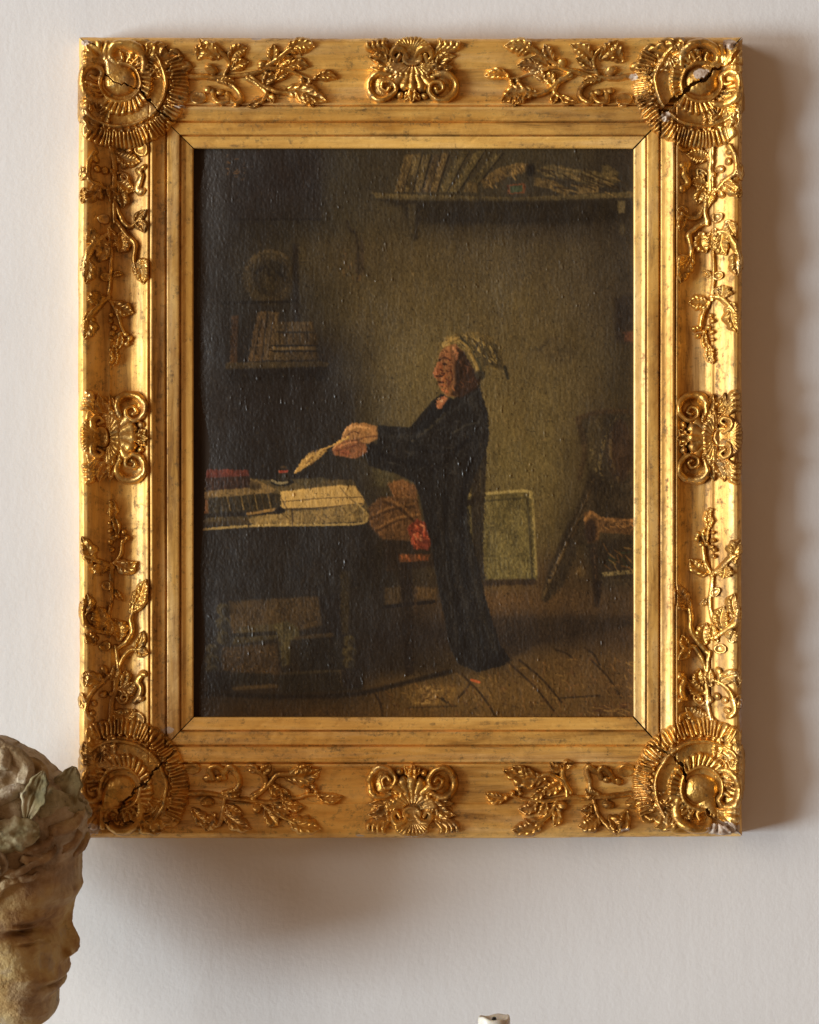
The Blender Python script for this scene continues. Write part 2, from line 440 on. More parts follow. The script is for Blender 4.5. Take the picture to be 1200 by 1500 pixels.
def build_ornament(name, els, seed, cracks=(), mat=None, label=None, bed=None):
    x0 = max(min(e.bbox[0] for e in els), OX0 - 2.5); x1 = min(max(e.bbox[1] for e in els), OX1 + 5)
    y0 = max(min(e.bbox[2] for e in els), OY0 - 2.5); y1 = min(max(e.bbox[3] for e in els), OY1 + 2.5)
    xs = np.arange(x0, x1, RES); ys = np.arange(y0, y1, RES)
    X, Y = np.meshgrid(xs, ys)
    # handmade casting: the drawing wanders a little
    wx = X + (fbm(X / 22, Y / 22, seed, 2) - .5) * 4.5 + (fbm(X / 5, Y / 5, seed + 7, 2) - .5) * .9
    wy = Y + (fbm(X / 22, Y / 22, seed + 3, 2) - .5) * 4.5 + (fbm(X / 5, Y / 5, seed + 9, 2) - .5) * .9
    R = np.full(X.shape, -9.0); ID = np.full(X.shape, -1)
    keys = []
    for e in els:
        k = e.key or ('#%d' % len(keys))
        if e.key is None or e.key not in [kk for kk, _ in keys]: keys.append((k, e.name))
        kid = [kk for kk, _ in keys].index(k)
        i0 = max(int((e.bbox[0] - x0 - 5) / RES), 0); i1 = int((e.bbox[1] - x0 + 5) / RES) + 1
        j0 = max(int((e.bbox[2] - y0 - 5) / RES), 0); j1 = int((e.bbox[3] - y0 + 5) / RES) + 1
        sl = (slice(j0, j1), slice(i0, i1))
        if X[sl].size == 0: continue
        r = e.fn(wx[sl], wy[sl])
        m = r > R[sl]
        R[sl] = np.where(m, r, R[sl]); ID[sl] = np.where(m, kid, ID[sl])
    rough = (fbm(X / 6, Y / 6, seed + 1, 3) - .5) * 1.5 + (vnoise(X / 1.7, Y / 1.7, seed + 2) - .5) * .15
    ok = R > 0
    R = R * 1.18 + np.where(ok, rough * np.clip(R / 5, 0, 1), 0)
    hole = np.zeros(X.shape, bool)
    for pts, w in cracks:
        D = spline(pts, 1.0)
        jx = X + (vnoise(X / 4, Y / 4, seed + 40) - .5) * 5; jy = Y + (vnoise(X / 4, Y / 4, seed + 41) - .5) * 5
        bb = (jx > D[:, 0].min() - 8) & (jx < D[:, 0].max() + 8) & (jy > D[:, 1].min() - 8) & (jy < D[:, 1].max() + 8)
        dist = np.full(X.shape, 99.0)
        d2 = (jx[bb][:, None] - D[None, :, 0]) ** 2 + (jy[bb][:, None] - D[None, :, 1]) ** 2
        dist[bb] = np.sqrt(d2.min(1))
        hole |= dist < w
    base = hbase(X, Y)
    if bed is not None:                                   # the casting's own bed evens out the hollow under it
        bx, by, brx, bry, lvl, amt = bed
        q_ = np.sqrt(((X - bx) / brx) ** 2 + ((Y - by) / bry) ** 2)
        wb = amt * sstep(1.15, .75, q_) * sstep(2, 20, u_of(X, Y))
        base = np.maximum(base * (1 - wb) + lvl * wb, base)
    over = np.maximum(np.maximum(OX0 - X, X - OX1), np.maximum(OY0 - Y, Y - OY1))
    base = base - np.clip(over, 0, 9) * 3.2
    H = np.where(ok & ~hole, base + np.maximum(R, .05), base - 1.2)
    chip = chipmap(X, Y)
    nr, nc = X.shape
    q = grid_quads(nr, nc)
    idq = ID.ravel()[q]; okq = (ok & ~hole).ravel()[q]
    keep = okq.any(1)
    q = q[keep]; fid = np.where(okq[keep], idq[keep], -1).max(1)
    V = W3(X, Y, H).reshape(-1, 3) - PO; ch = chip.ravel()
    root = empty(name, (0, 0, 0), painting)
    if label: root['label'] = label
    for kid, (k, nm) in enumerate(keys):
        f = q[fid == kid]
        for f in (islands(f) if nm == 'ground_plate' else [f]):
            if len(f) < 12: continue
            uq, inv = np.unique(f, return_inverse=True)
            me = make_mesh(nm, V[uq], inv.reshape(-1, 4), True, {'chip': ch[uq]})
            link(nm, me, mat or M_O, root)
    return root

def corner_els(tf):
    E = []
    C = (61, 70)
    def arc(r, a0, a1, n=24, c=C):
        return [(c[0] + r * math.cos(math.radians(a)), c[1] + r * math.sin(math.radians(a))) for a in np.linspace(a0, a1, n)]
    st = lambda *a, **k: E.append(stroke(*a, tf=tf, **k))
    dm = lambda *a, **k: E.append(dome(*a, tf=tf, **k))
    # ground of the cartouche
    st('ground_plate', arc(44, -60, 150), 26, 3.2, 'flat')
    dm('ground_plate', (48, 50), 40, 38, 3.0, key='plate2')
    st('cove_band', arc(56, -46, 138), 9.5, 5.0, 'cup')
    st('fan_band', arc(87, -28, 118), 11, 8.5, 'band', n=40)
    st('ridge', arc(67, -42, 132), 3.0, 9.5)
    for a in np.arange(-26, 117, 8.4):
        p = arc(75, a, a + .1, 2)[0]; dm('bead', p, 3.6, 3.6, 8.5, key='beads')
    for a in np.arange(-78, 170, 11.5):
        jr = math.sin(a * 1.7) * 2.0; p = arc(33, a, a, 2)[0]; q2 = arc(45 + jr, a + 5 + jr, a + 5, 2)[0]
        st('petal', [p, q2], [3.0, 4.2], [9, 10.5], key='petals')
    st('boss_rim', arc(30, -100, 190, 30), 3.2, 10.5)
    dm('boss', (61, 68), 25, 23, 13)
    st('boss_tail', [(50, 52), (40, 40), (30, 36)], [13, 8, 4], [10, 10, 8])
    for sw in (0, 1):
        f = (lambda p: (p[1] - 7, p[0] + 7)) if sw else (lambda p: p)
        L = lambda pts: [f(p) for p in pts]
        # broad leaf running out along the rail
        st('acanthus_leaf', L([(40, 100), (26, 118), (22, 152)]), [15, 15, 8], 9, 'leaf', n=6, lobes=5)
        st('acanthus_leaf', L([(26, 96), (10, 112), (6, 134)]), 9, 8, 'leaf', n=4, lobes=3)
        st('acanthus_leaf', L([(48, 112), (44, 130), (50, 150)]), 7, 8, 'leaf', n=4, lobes=3)
        # scroll at the outer edge
        st('scroll', L([(50, 98), (30, 101), (13, 92), (6, 74), (11, 56), (24, 50), (33, 58), (28, 68), (20, 66)]), [4, 6, 7, 7, 6.5, 5.5, 5, 4, 3], [8, 11, 13, 14, 13, 12, 11, 10, 9])
        st('scroll_leaf', L([(40, 90), (26, 84), (17, 74)]), 7, 10, 'leaf', n=5)
        dm('berry', f((23, 80)), 5, 5, 11)
        # flutes toward the corner
        for k, (p, q2) in enumerate([((36, 44), (9, 46)), ((35, 40), (8, 33)), ((36, 38), (14, 19))]):
            st('flute', L([p, ((p[0] + q2[0]) / 2, (p[1] + q2[1]) / 2 - 2), q2]), [3, 5.5, 5], [8, 11, 8])
        st('frill', L([(14, 100), (20, 112), (34, 108), (44, 118)]), 7, 9, 'band', n=9)
    return E

def cartouche_els(tf):
    E = []
    st = lambda *a, **k: E.append(stroke(*a, tf=tf, **k))
    dm = lambda *a, **k: E.append(dome(*a, tf=tf, **k))
    dm('ground_plate', (0, 34), 60, 26, 4.0)
    for a in np.linspace(-70, 70, 13):                       # palmette at the outer edge
        r = math.radians(a); ln = 15 + 3 * math.cos(r * 2)
        st('palmette_rib', [(7 * math.sin(r), 25 - 3 * math.cos(r)), (ln * 1.9 * math.sin(r), 22 - ln * math.cos(r) * .95)], [1.8, 3.6], [8, 10], key='palmette')
    for s in (-1, 1):
        dm('volute_disc', (s * 41, 76), 20, 18, 4.5)
        for k in range(4):
            st('flute', [(s * (33 + k * 7), 25 - k * .5), (s * (42 + k * 7), 16 + k), (s * (41 + k * 8), 7 + k * 2)], [2.8, 4.2, 3.4], [7, 10, 8])
        st('scroll', [(s * 6, 31), (s * 13, 23), (s * 24, 22), (s * 29, 30), (s * 23, 35), (s * 18, 29)], [3.2, 4.6, 5, 4.4, 3.4, 3], [9, 12, 13, 12, 11, 10])
        st('wing', [(s * 14, 46), (s * 34, 43), (s * 50, 33), (s * 64, 30)], [9, 9, 8, 5], 9.5, kind='leaf', n=7, lobes=4)
        st('wing', [(s * 10, 53), (s * 32, 54), (s * 50, 47), (s * 63, 45)], [7, 7, 7, 4], 9, kind='leaf', n=7, lobes=4)
        st('wing', [(s * 28, 37), (s * 44, 26), (s * 60, 21)], [6, 6, 4], 9, kind='leaf', n=5)
        st('volute', [(s * 30, 58), (s * 50, 55), (s * 62, 65), (s * 61, 82), (s * 49, 93), (s * 34, 91), (s * 25, 80), (s * 30, 68), (s * 41, 68), (s * 45, 77), (s * 38, 82), (s * 34, 77)],
           [3.4, 4.6, 5.2, 5.2, 5.2, 4.8, 4.2, 3.8, 3.4, 3.0, 3.0, 3.4], [8, 10, 11, 11.5, 11.5, 11.5, 11.5, 11.5, 11.5, 12, 12, 12])
        dm('berry', (s * 18, 88), 5.5, 5, 9.5); dm('berry', (s * 12, 79), 4.5, 4.5, 8)
        st('leaflet', [(s * 2, 84), (s * 11, 95)], 5, 8, 'leaf', n=2)
        st('shell_lobe', [(s * 4, 55), (s * 13, 73)], [4, 8], [8, 11]); st('shell_lobe', [(s * 8, 55), (s * 25, 68)], [4, 7], [7, 10])
    st('shell_lobe', [(0, 54), (0, 76)], [4, 7.5], [9, 12])
    st('drop_leaf', [(0, 76), (0, 99)], 6, 10, 'leaf', n=3)
    for a in np.linspace(192, 348, 13):                      # the scallop round the oval
        r = math.radians(a); jj = 1 + .06 * math.sin(a * 3)
        st('scallop', [(15 * math.cos(r), 38 - 9 * math.sin(r)), (35 * math.cos(r) * jj, 38 - 19 * math.sin(r) * jj)], [2.4, 5], [7.5, 10.5], key='scallop')
    dm('oval', (0, 33), 16, 11, 12, cup=True)
    return E

def sprig_h(tf):
    E = []
    st = lambda *a, **k: E.append(stroke(*a, tf=tf, **k))
    dm = lambda *a, **k: E.append(dome(*a, tf=tf, **k))
    lf = lambda a, b, w, h=8.5, n=4, lb=0: E.append(stroke('leaf', [a, ((a[0] + b[0]) / 2 + (b[1] - a[1]) * .10, (a[1] + b[1]) / 2 - (b[0] - a[0]) * .10), b], w, h, 'leaf', n=n, lobes=lb, tf=tf))
    st('stem', [(151, 59), (184, 60), (217, 57), (257, 54), (284, 49), (317, 53), (344, 60), (381, 59)], [4, 3.6, 3.4, 3.2, 3, 2.6, 2.2, 1.6], [6.5, 6, 6, 6, 6, 5, 5, 4])
    dm('petal_disc', (168, 95), 13, 10.5, 6.5, cup=True); dm('petal_disc', (185, 80), 8, 6, 7)
    st('curl', [(192, 80), (194, 94), (204, 99), (213, 94), (212, 84)], 4.2, [6, 8, 8, 8, 6])
    st('curl', [(217, 92), (226, 100), (233, 92), (230, 78), (222, 67), (208, 62)], [4, 4.5, 4.5, 4, 3.6, 3], [7, 8.5, 8.5, 8, 7, 6])
    dm('bud', (203, 82), 7, 6, 8)
    lf((212, 62), (232, 68), 6)
    st('stem', [(251, 61), (266, 72), (271, 86), (265, 97)], [3, 4, 4, 3.5], [6, 8, 8, 7])
    lf((266, 93), (247, 104), 6, 8, 3); lf((269, 92), (284, 104), 6, 8, 3)
    st('stem', [(255, 57), (272, 75), (290, 86), (313, 85)], [3, 4, 4, 3.5], [6, 8, 8.5, 8])
    lf((303, 82), (359, 97), 11, 9.5, 6, 4); lf((318, 90), (344, 104), 7, 9, 4, 2)
    lf((275, 74), (296, 60), 8, 8.5, 4, 3); lf((294, 65), (312, 55), 6.5)
    for p, r in (((339, 70), 5.2), ((332, 64), 4.4), ((344, 64), 4.4), ((352, 58), 4)): dm('berry', p, r, r, 8)
    lf((353, 57), (386, 60), 6.5, 8, 4)
    dm('bud', (192, 48), 10, 7, 8, .2); dm('bud', (152, 47), 12, 8, 8, -.2); dm('bud', (266, 43), 8, 7, 8)
    st('stem', [(214, 54), (215, 36), (203, 20), (186, 11)], [3, 3.4, 3.2, 2.4], [6, 7, 7, 5])
    lf((199, 30), (183, 8), 9, 9, 4, 3); lf((170, 35), (191, 16), 8, 9, 4, 3); lf((216, 34), (248, 17), 9, 9, 5, 3); lf((222, 45), (243, 36), 6.5)
    st('stem', [(272, 47), (291, 33), (314, 20)], [3, 4, 3], [6, 8, 7])
    lf((280, 40), (288, 17), 7.5, 9, 4, 2); lf((308, 23), (350, 15), 10, 9.5, 5, 3); lf((305, 47), (335, 42), 6.5, 8, 4, 2); lf((290, 46), (310, 33), 6.5, 8, 3)
    return E

def sprig_v(tf):
    E = []
    T = lambda u, s: tf(s, u)
    st = lambda *a, **k: E.append(stroke(*a, tf=T, **k))
    dm = lambda *a, **k: E.append(dome(*a, tf=T, **k))
    lf = lambda a, b, w, h=8.5, n=4, lb=0: E.append(stroke('leaf', [a, ((a[0] + b[0]) / 2 + (b[1] - a[1]) * .10, (a[1] + b[1]) / 2 - (b[0] - a[0]) * .10), b], w, h, 'leaf', n=n, lobes=lb, tf=T))
    st('stem', [(47, 158), (51, 190), (52, 211), (55, 246), (53, 272)], [4.5, 4, 4, 3.6, 3], 6.5)
    dm('petal_disc', (62, 160), 14, 10, 6.5, cup=True); dm('petal_disc', (88, 163), 11, 12, 7, cup=True)
    lf((54, 173), (84, 179), 10, 8.5, 7, 3)
    st('curl', [(84, 192), (90, 206), (85, 221), (93, 231)], [4, 5, 4.6, 4], [7, 9, 8, 7]); dm('bud', (91, 193), 7, 5, 9); dm('bud', (92, 229), 7, 6, 9)
    st('tendril', spiral_pts((65, 201), 9, 2, 200, 1.3), 2.6, 7.5)
    lf((58, 212), (80, 222), 8.5, 8.5, 5, 3)
    st('tendril', [(24, 168), (14, 186), (18, 206), (32, 218), (42, 226)], [3.2, 3.4, 3.2, 3, 3], 7)
    for p, r in (((24, 178), 5), ((26, 192), 5), ((37, 199), 5.5), ((48, 200), 5)): dm('berry', p, r, r * 1.15, 8)
    lf((34, 219), (5, 234), 8, 9, 4, 2); lf((6, 206), (14, 190), 8, 8.5, 3, 2); lf((9, 222), (9, 241), 6, 8.5, 3); dm('bud', (35, 235), 5, 8, 8)
    lf((47, 222), (51, 248), 6.5); lf((61, 221), (66, 244), 7.5, 8.5, 4, 2)
    st('stem', [(57, 244), (65, 264), (78, 272), (92, 264)], [2.6, 3.4, 3.4, 2.6], [6, 8, 8, 7])
    lf((82, 270), (100, 257), 6.5, 9, 3); lf((84, 270), (95, 290), 6.5, 9, 3)
    st('stem', [(54, 268), (70, 284), (79, 298), (77, 317), (80, 334)], [3, 4, 4.2, 4, 3.5], [6, 8.5, 9, 8.5, 8])
    lf((78, 328), (96, 366), 9.5, 10, 5, 3); lf((82, 330), (98, 346), 7.5, 9.5, 4)
    dm('bud', (38, 270), 9, 7.5, 8, .4, cup=True); lf((60, 287), (56, 314), 10.5, 9, 5, 3); lf((43, 285), (46, 312), 6.5)
    st('stem', [(44, 290), (30, 296), (14, 312), (8, 333)], [3, 4, 5, 4], [6, 8, 9, 8])
    lf((13, 325), (13, 355), 8, 9.5, 4, 2); lf((33, 298), (29, 330), 9.5, 9, 5, 3); lf((23, 281), (13, 297), 8.5, 8.5, 4, 2); lf((8, 318), (3, 340), 5)
    st('stem', [(46, 316), (47, 350), (46, 390)], [2.4, 2.6, 2.4], 5); dm('bud', (41, 356), 8, 6.5, 8, cup=True); lf((52, 352), (62, 342), 4, 7)
    st('stem', [(47, 384), (30, 396), (14, 412)], [3, 4, 4], [6, 8, 8]); lf((17, 402), (9, 438), 9.5, 9.5, 5, 3); lf((33, 392), (32, 374), 10, 9, 4, 3)
    lf((53, 392), (80, 399), 9, 9, 5, 2)
    st('stem', [(50, 391), (60, 409), (63, 430)], [2.8, 3.4, 2.6], [6, 8, 7])
    for p, r in (((48, 412), 4.6), ((46, 421), 4.6), ((51, 428), 4.8), ((47, 437), 4.4), ((65, 431), 5), ((71, 436), 5), ((67, 444), 4.6), ((57, 434), 4.4)): dm('berry', p, r, r, 8)
    lf((57, 436), (51, 462), 4.5, 7.5); lf((50, 457), (48, 484), 5.2, 7.5, 5, 3)
    for k in range(5): dm('berry', (46 + (k % 2) * 5, 448 + k * 8), 3.2, 3.2, 6.5, key='tail')
    return E

# place the castings: four corners, four middles, eight sprigs
def T_tl(a, b): return (OX0 + a, OY0 + b)
def T_tr(a, b): return (OX1 - a, OY0 + b)
def T_bl(a, b): return (OX0 + a, OY1 - b)
def T_br(a, b): return (OX1 - a, OY1 - b)
CR = {'tl': [([(40, 62), (58, 72), (78, 74), (92, 78)], 1.1), ([(92, 78), (106, 93), (120, 108), (135, 122)], 1.5), ([(2, 2), (14, 12), (22, 20)], 1.0)],
      'tr': [([(2, 4), (18, 26), (30, 44), (48, 50), (56, 64), (70, 72), (84, 88), (100, 106), (118, 120)], 2.6), ([(96, 100), (108, 116)], 4.6)],
      'bl': [([(66, 22), (62, 40), (74, 56), (88, 74), (100, 82), (108, 96), (128, 112), (140, 124)], 1.5), ([(44, 20), (60, 26), (84, 24)], 1.0)],
      'br': [([(2, 4), (20, 24), (38, 30), (48, 40)], 2.8), ([(86, 78), (92, 94), (104, 106), (122, 118), (140, 130)], 1.8)]}
DESC = {'tl': 'upper left', 'tr': 'upper right', 'bl': 'lower left', 'br': 'lower right'}
for key, tf, sd in (('tl', T_tl, 101), ('tr', T_tr, 131), ('bl', T_bl, 161), ('br', T_br, 191)):
    sc = .96 if key[0] == 't' else 1.03
    rot = {'tl': .05, 'tr': -.06, 'bl': -.03, 'br': .07}[key]
    def tfj(a, b, tf_=tf, sc_=sc, r_=rot):
        da, db = a - 61, b - 70; w_ = sstep(118, 40, np.hypot(da, db))
        ra = r_ * 2.2 * float(w_)
        return tf_(61 + da * math.cos(ra) - db * math.sin(ra), (70 + da * math.sin(ra) + db * math.cos(ra)) * sc_)
    build_ornament('corner_ornament', corner_els(tfj), sd, [([tfj(*p) for p in pts], w) for pts, w in CR[key]], bed=(*tfj(61, 70), 92, 92, 52.0, .85))
MX, MYV = 604.0, 641.0
build_ornament('centre_ornament', cartouche_els(lambda p, u: (MX + p, OY0 + u * .97)), 211, bed=(MX, OY0 + 45, 66, 48, 47, .6))
build_ornament('centre_ornament', cartouche_els(lambda p, u: (MX - p, OY1 - u * 1.08)), 231, bed=(MX, OY1 - 48, 66, 50, 47, .6))
build_ornament('centre_ornament', cartouche_els(lambda p, u: (OX0 + u * 1.02, MYV + p)), 251, bed=(OX0 + 45, MYV, 48, 66, 47, .6))
build_ornament('centre_ornament', cartouche_els(lambda p, u: (OX1 - u * .98, MYV - p)), 271, bed=(OX1 - 45, MYV, 48, 66, 47, .6))
def jit(tf, s0, ds, us, sd):
    def f(s, u):
        k = (s - 150) * ds + 150 + s0
        return tf(k + 5 * math.sin(u * .11 + sd), u * us + 2.5 * math.sin(s * .045 + sd))
    return f
build_ornament('leaf_sprig', sprig_h(jit(T_bl, 0, 1.0, 1.03, 0.0)), 301)
build_ornament('leaf_sprig', sprig_h(jit(T_br, 4, .93, 1.03, 2.0)), 311)
build_ornament('leaf_sprig', sprig_h(jit(T_tl, 2, .98, .95, 4.1)), 321)
build_ornament('leaf_sprig', sprig_h(jit(T_tr, 6, .95, .95, 5.2)), 331)
SW = lambda tf: (lambda s, u: tf(u, s))
build_ornament('leaf_sprig', sprig_v(jit(SW(T_tl), 0, 1.0, 1.0, 0.0)), 341)
build_ornament('leaf_sprig', sprig_v(jit(SW(T_tr), -2, .98, .96, 1.7)), 351)
build_ornament('leaf_sprig', sprig_v(jit(SW(T_bl), 6, 1.0, 1.0, 3.3)), 361)
build_ornament('leaf_sprig', sprig_v(jit(SW(T_br), 4, .99, .96, 4.8)), 371)
# ---------------------------------------------------------------- the painting: paint laid on a canvas mesh
PX0, PX1, PY0, PY1 = 276.0, 936.0, 208.0, 1058.0
PS = 1.2
PW = int((PX1 - PX0) / PS) + 1; PH = int((PY1 - PY0) / PS) + 1
QX, QY = np.meshgrid(PX0 + np.arange(PW) * PS, PY0 + np.arange(PH) * PS)
FIELD = {230: [(290, 45, 42, 42), (340, 40, 37, 35), (400, 38, 34, 32), (450, 36, 32, 30), (500, 48, 43, 32), (560, 50, 44, 32), (650, 58, 50, 34), (750, 55, 48, 32), (850, 52, 46, 34), (920, 45, 40, 34)],
 270: [(290, 45, 42, 42), (340, 36, 33, 31), (400, 36, 32, 31), (455, 32, 29, 28), (485, 48, 43, 32), (560, 52, 46, 33), (650, 56, 49, 33), (900, 44, 40, 33)],
 320: [(290, 46, 44, 44), (350, 32, 29, 26), (400, 33, 30, 25), (460, 38, 34, 26), (510, 54, 48, 34), (560, 64, 56, 39), (620, 52, 45, 31), (700, 48, 41, 28), (800, 46, 39, 28), (900, 42, 37, 29)],
 370: [(290, 48, 46, 46), (330, 36, 33, 30), (380, 46, 40, 29), (440, 58, 50, 33), (520, 66, 56, 37), (600, 76, 65, 42), (700, 74, 63, 40), (800, 70, 60, 40), (860, 66, 57, 41), (915, 52, 46, 36)],
 450: [(290, 46, 44, 44), (330, 32, 30, 28), (420, 36, 32, 26), (470, 52, 46, 33), (520, 72, 62, 40), (600, 82, 70, 43), (700, 84, 72, 44), (800, 82, 70, 44), (870, 70, 60, 42), (920, 48, 41, 31)],
 530: [(290, 44, 42, 42), (340, 30, 28, 27), (420, 30, 27, 25), (480, 34, 30, 26), (530, 62, 54, 37), (580, 88, 76, 48), (620, 95, 82, 50), (760, 90, 77, 47), (830, 84, 72, 46), (880, 70, 60, 40), (920, 50, 43, 30)],
 600: [(290, 46, 44, 44), (350, 30, 27, 26), (450, 30, 27, 25), (510, 36, 32, 27), (545, 66, 58, 40), (600, 90, 78, 50), (740, 98, 84, 50), (800, 92, 79, 48), (860, 72, 61, 39), (920, 52, 44, 29)],
 680: [(290, 44, 42, 42), (350, 28, 26, 25), (450, 30, 27, 24), (520, 38, 34, 27), (560, 60, 52, 34), (740, 98, 85, 50), (800, 92, 79, 47), (850, 68, 57, 36), (920, 46, 39, 28)],
 780: [(290, 40, 38, 38), (400, 30, 27, 26), (500, 34, 30, 26), (560, 36, 31, 25), (700, 80, 68, 40), (800, 85, 72, 42), (850, 52, 44, 29), (920, 42, 35, 25)],
 850: [(290, 38, 36, 36), (400, 28, 26, 24), (480, 30, 27, 23), (560, 32, 29, 25), (680, 60, 48, 30), (740, 84, 66, 38), (800, 66, 51, 32), (900, 52, 42, 29)],
 880: [(290, 36, 34, 34), (400, 30, 27, 23), (560, 34, 30, 26), (720, 84, 62, 36), (800, 76, 57, 35), (900, 62, 48, 32)],
 930: [(290, 34, 32, 31), (400, 38, 32, 23), (500, 30, 27, 24), (600, 36, 31, 27), (720, 44, 36, 29), (760, 46, 38, 30), (850, 46, 37, 28), (920, 58, 44, 29)],
 975: [(290, 36, 33, 31), (400, 36, 31, 23), (500, 30, 26, 22), (600, 38, 32, 25), (700, 60, 48, 29), (780, 82, 63, 36), (850, 88, 67, 38), (920, 78, 59, 35)],
 1010: [(290, 40, 35, 30), (400, 40, 33, 24), (500, 38, 32, 23), (560, 72, 56, 32), (640, 100, 78, 42), (760, 98, 75, 40), (850, 92, 70, 38), (920, 80, 60, 36)],
 1050: [(290, 50, 42, 32), (400, 60, 47, 29), (480, 68, 53, 31), (560, 84, 65, 35), (660, 94, 73, 38), (780, 92, 70, 36), (900, 86, 64, 34)]}  # the greyer left ends hold the window's haze, put into the colour
ky = sorted(FIELD)
rows_ = np.stack([np.stack([np.interp(QX[0], [p[0] for p in FIELD[k]], [p[c] for p in FIELD[k]]) for c in (1, 2, 3)], -1) for k in ky])
P = np.empty((PH, PW, 3))
for c in range(3):
    for j in range(PH):
        yy = QY[j, 0]; k = int(np.clip(np.searchsorted(ky, yy) - 1, 0, len(ky) - 2))
        f = float(np.clip((yy - ky[k]) / (ky[k + 1] - ky[k]), 0, 1)); f = f * f * (3 - 2 * f)
        P[j, :, c] = rows_[k, :, c] * (1 - f) + rows_[k + 1, :, c] * f
for _ in range(6):                                       # soften the joins of the ground tones
    P[1:-1] = (P[:-2] + 2 * P[1:-1] + P[2:]) / 4
    P[:, 1:-1] = (P[:, :-2] + 2 * P[:, 1:-1] + P[:, 2:]) / 4
RL = np.zeros((PH, PW))                                  # thickness of the paint
STR = fbm(QX / 2.6, QY / 15, 61, 4); BLO = fbm(QX / 16, QY / 26, 71, 4); FIN = fbm(QX / 2.4, QY / 3.2, 81, 2)
SPK = vnoise(QX / 1.9, QY / 2.6, 91)

def sl_of(pts, pad):
    a = np.asarray(pts, float)
    i0 = max(int((a[:, 0].min() - pad - PX0) / PS), 0); i1 = min(int((a[:, 0].max() + pad - PX0) / PS) + 2, PW)
    j0 = max(int((a[:, 1].min() - pad - PY0) / PS), 0); j1 = min(int((a[:, 1].max() + pad - PY0) / PS) + 2, PH)
    return (slice(j0, j1), slice(i0, i1))
def seg_dist(X, Y, A, closed):
    d = np.full(X.shape, 1e9); n = len(A)
    for k in range(n if closed else n - 1):
        p, q = A[k], A[(k + 1) % n]; e = q - p; L = e @ e + 1e-9
        t = np.clip(((X - p[0]) * e[0] + (Y - p[1]) * e[1]) / L, 0, 1)
        d = np.minimum(d, (X - p[0] - t * e[0]) ** 2 + (Y - p[1] - t * e[1]) ** 2)
    return np.sqrt(d)
def lay(sl, m, col, mottle, relief):
    n = 1 + mottle * ((BLO[sl] - .5) * 1.1 + (FIN[sl] - .5) * .7 + (STR[sl] - .5) * .5)
    c = np.asarray(col, float)
    if c.ndim == 1: c = c[None, None, :]
    P[sl] = P[sl] * (1 - m[..., None]) + c * n[..., None] * m[..., None]
    RL[sl] += relief * m
def poly(pts, col, soft=1.6, al=1.0, mottle=.25, relief=0.0, smooth=False, grad=None, wob=1.6):
    A = np.asarray(pts, float)
    if smooth: A = spline(np.vstack([A, A[:1]]), 4)[:-1]
    sl = sl_of(A, soft * 2 + 5); X = QX[sl] + (FIN[sl] - .5) * wob * 2; Y = QY[sl] + (STR[sl] - .5) * wob * 2
    ins = np.zeros(X.shape, bool); n = len(A)
    for k in range(n):
        x1, y1 = A[k]; x2, y2 = A[(k + 1) % n]
        if y1 == y2: continue
        ins ^= ((y1 > Y) != (y2 > Y)) & (X < (x2 - x1) * (Y - y1) / (y2 - y1) + x1)
    d = seg_dist(X, Y, A, True); sd = np.where(ins, d, -d)
    m = sstep(-soft, soft, sd) * al
    if grad is not None:                                 # (x0,y0,x1,y1,colour at the far end)
        x0, y0, x1, y1, c2 = grad
        t = np.clip(((QX[sl] - x0) * (x1 - x0) + (QY[sl] - y0) * (y1 - y0)) / ((x1 - x0) ** 2 + (y1 - y0) ** 2), 0, 1)[..., None]
        col = np.asarray(col, float) * (1 - t) + np.asarray(c2, float) * t
    lay(sl, m, col, mottle, relief)
def line(pts, w, col, al=1.0, soft=1.0, mottle=.3, relief=0.0, taper=False, broken=0.0):
    A = spline(pts, 3); sl = sl_of(A, w + soft * 2 + 4)
    X = QX[sl] + (FIN[sl] - .5) * 2; Y = QY[sl] + (FIN[sl] - .5) * 2
    d = seg_dist(X, Y, A, False); ww = w
    m = sstep(ww + soft, max(ww - soft, 0), d) * al
    if broken: m = m * sstep(broken - .12, broken + .12, BLO[sl] * .5 + FIN[sl] * .5)
    lay(sl, m, col, mottle, relief)
def oval(cx, cy, rx, ry, col, **k):
    a = np.linspace(0, 2 * np.pi, 28, endpoint=False)
    poly(np.stack([cx + rx * np.cos(a), cy + ry * np.sin(a)], 1), col, **k)
rs = np.random.RandomState(3)
def dabs(pts, n, cols, ln, w, ang, spread=.5, al=.8, relief=.5):
    """short brush marks scattered inside a polygon's box and outline"""
    A = np.asarray(pts, float); k = 0; tries = 0
    while k < n and tries < n * 20:
        tries += 1
        x = rs.uniform(A[:, 0].min(), A[:, 0].max()); y = rs.uniform(A[:, 1].min(), A[:, 1].max())
        c = False
        for i in range(len(A)):
            x1, y1 = A[i]; x2, y2 = A[(i + 1) % len(A)]
            if (y1 > y) != (y2 > y) and x < (x2 - x1) * (y - y1) / (y2 - y1) + x1: c = not c
        if not c: continue
        a = math.radians(ang) + rs.uniform(-spread, spread); L = ln * rs.uniform(.5, 1.2)
        line([(x, y), (x + L * math.cos(a), y + L * math.sin(a))], w * rs.uniform(.7, 1.3), cols[rs.randint(len(cols))], al, .9, .2, relief); k += 1

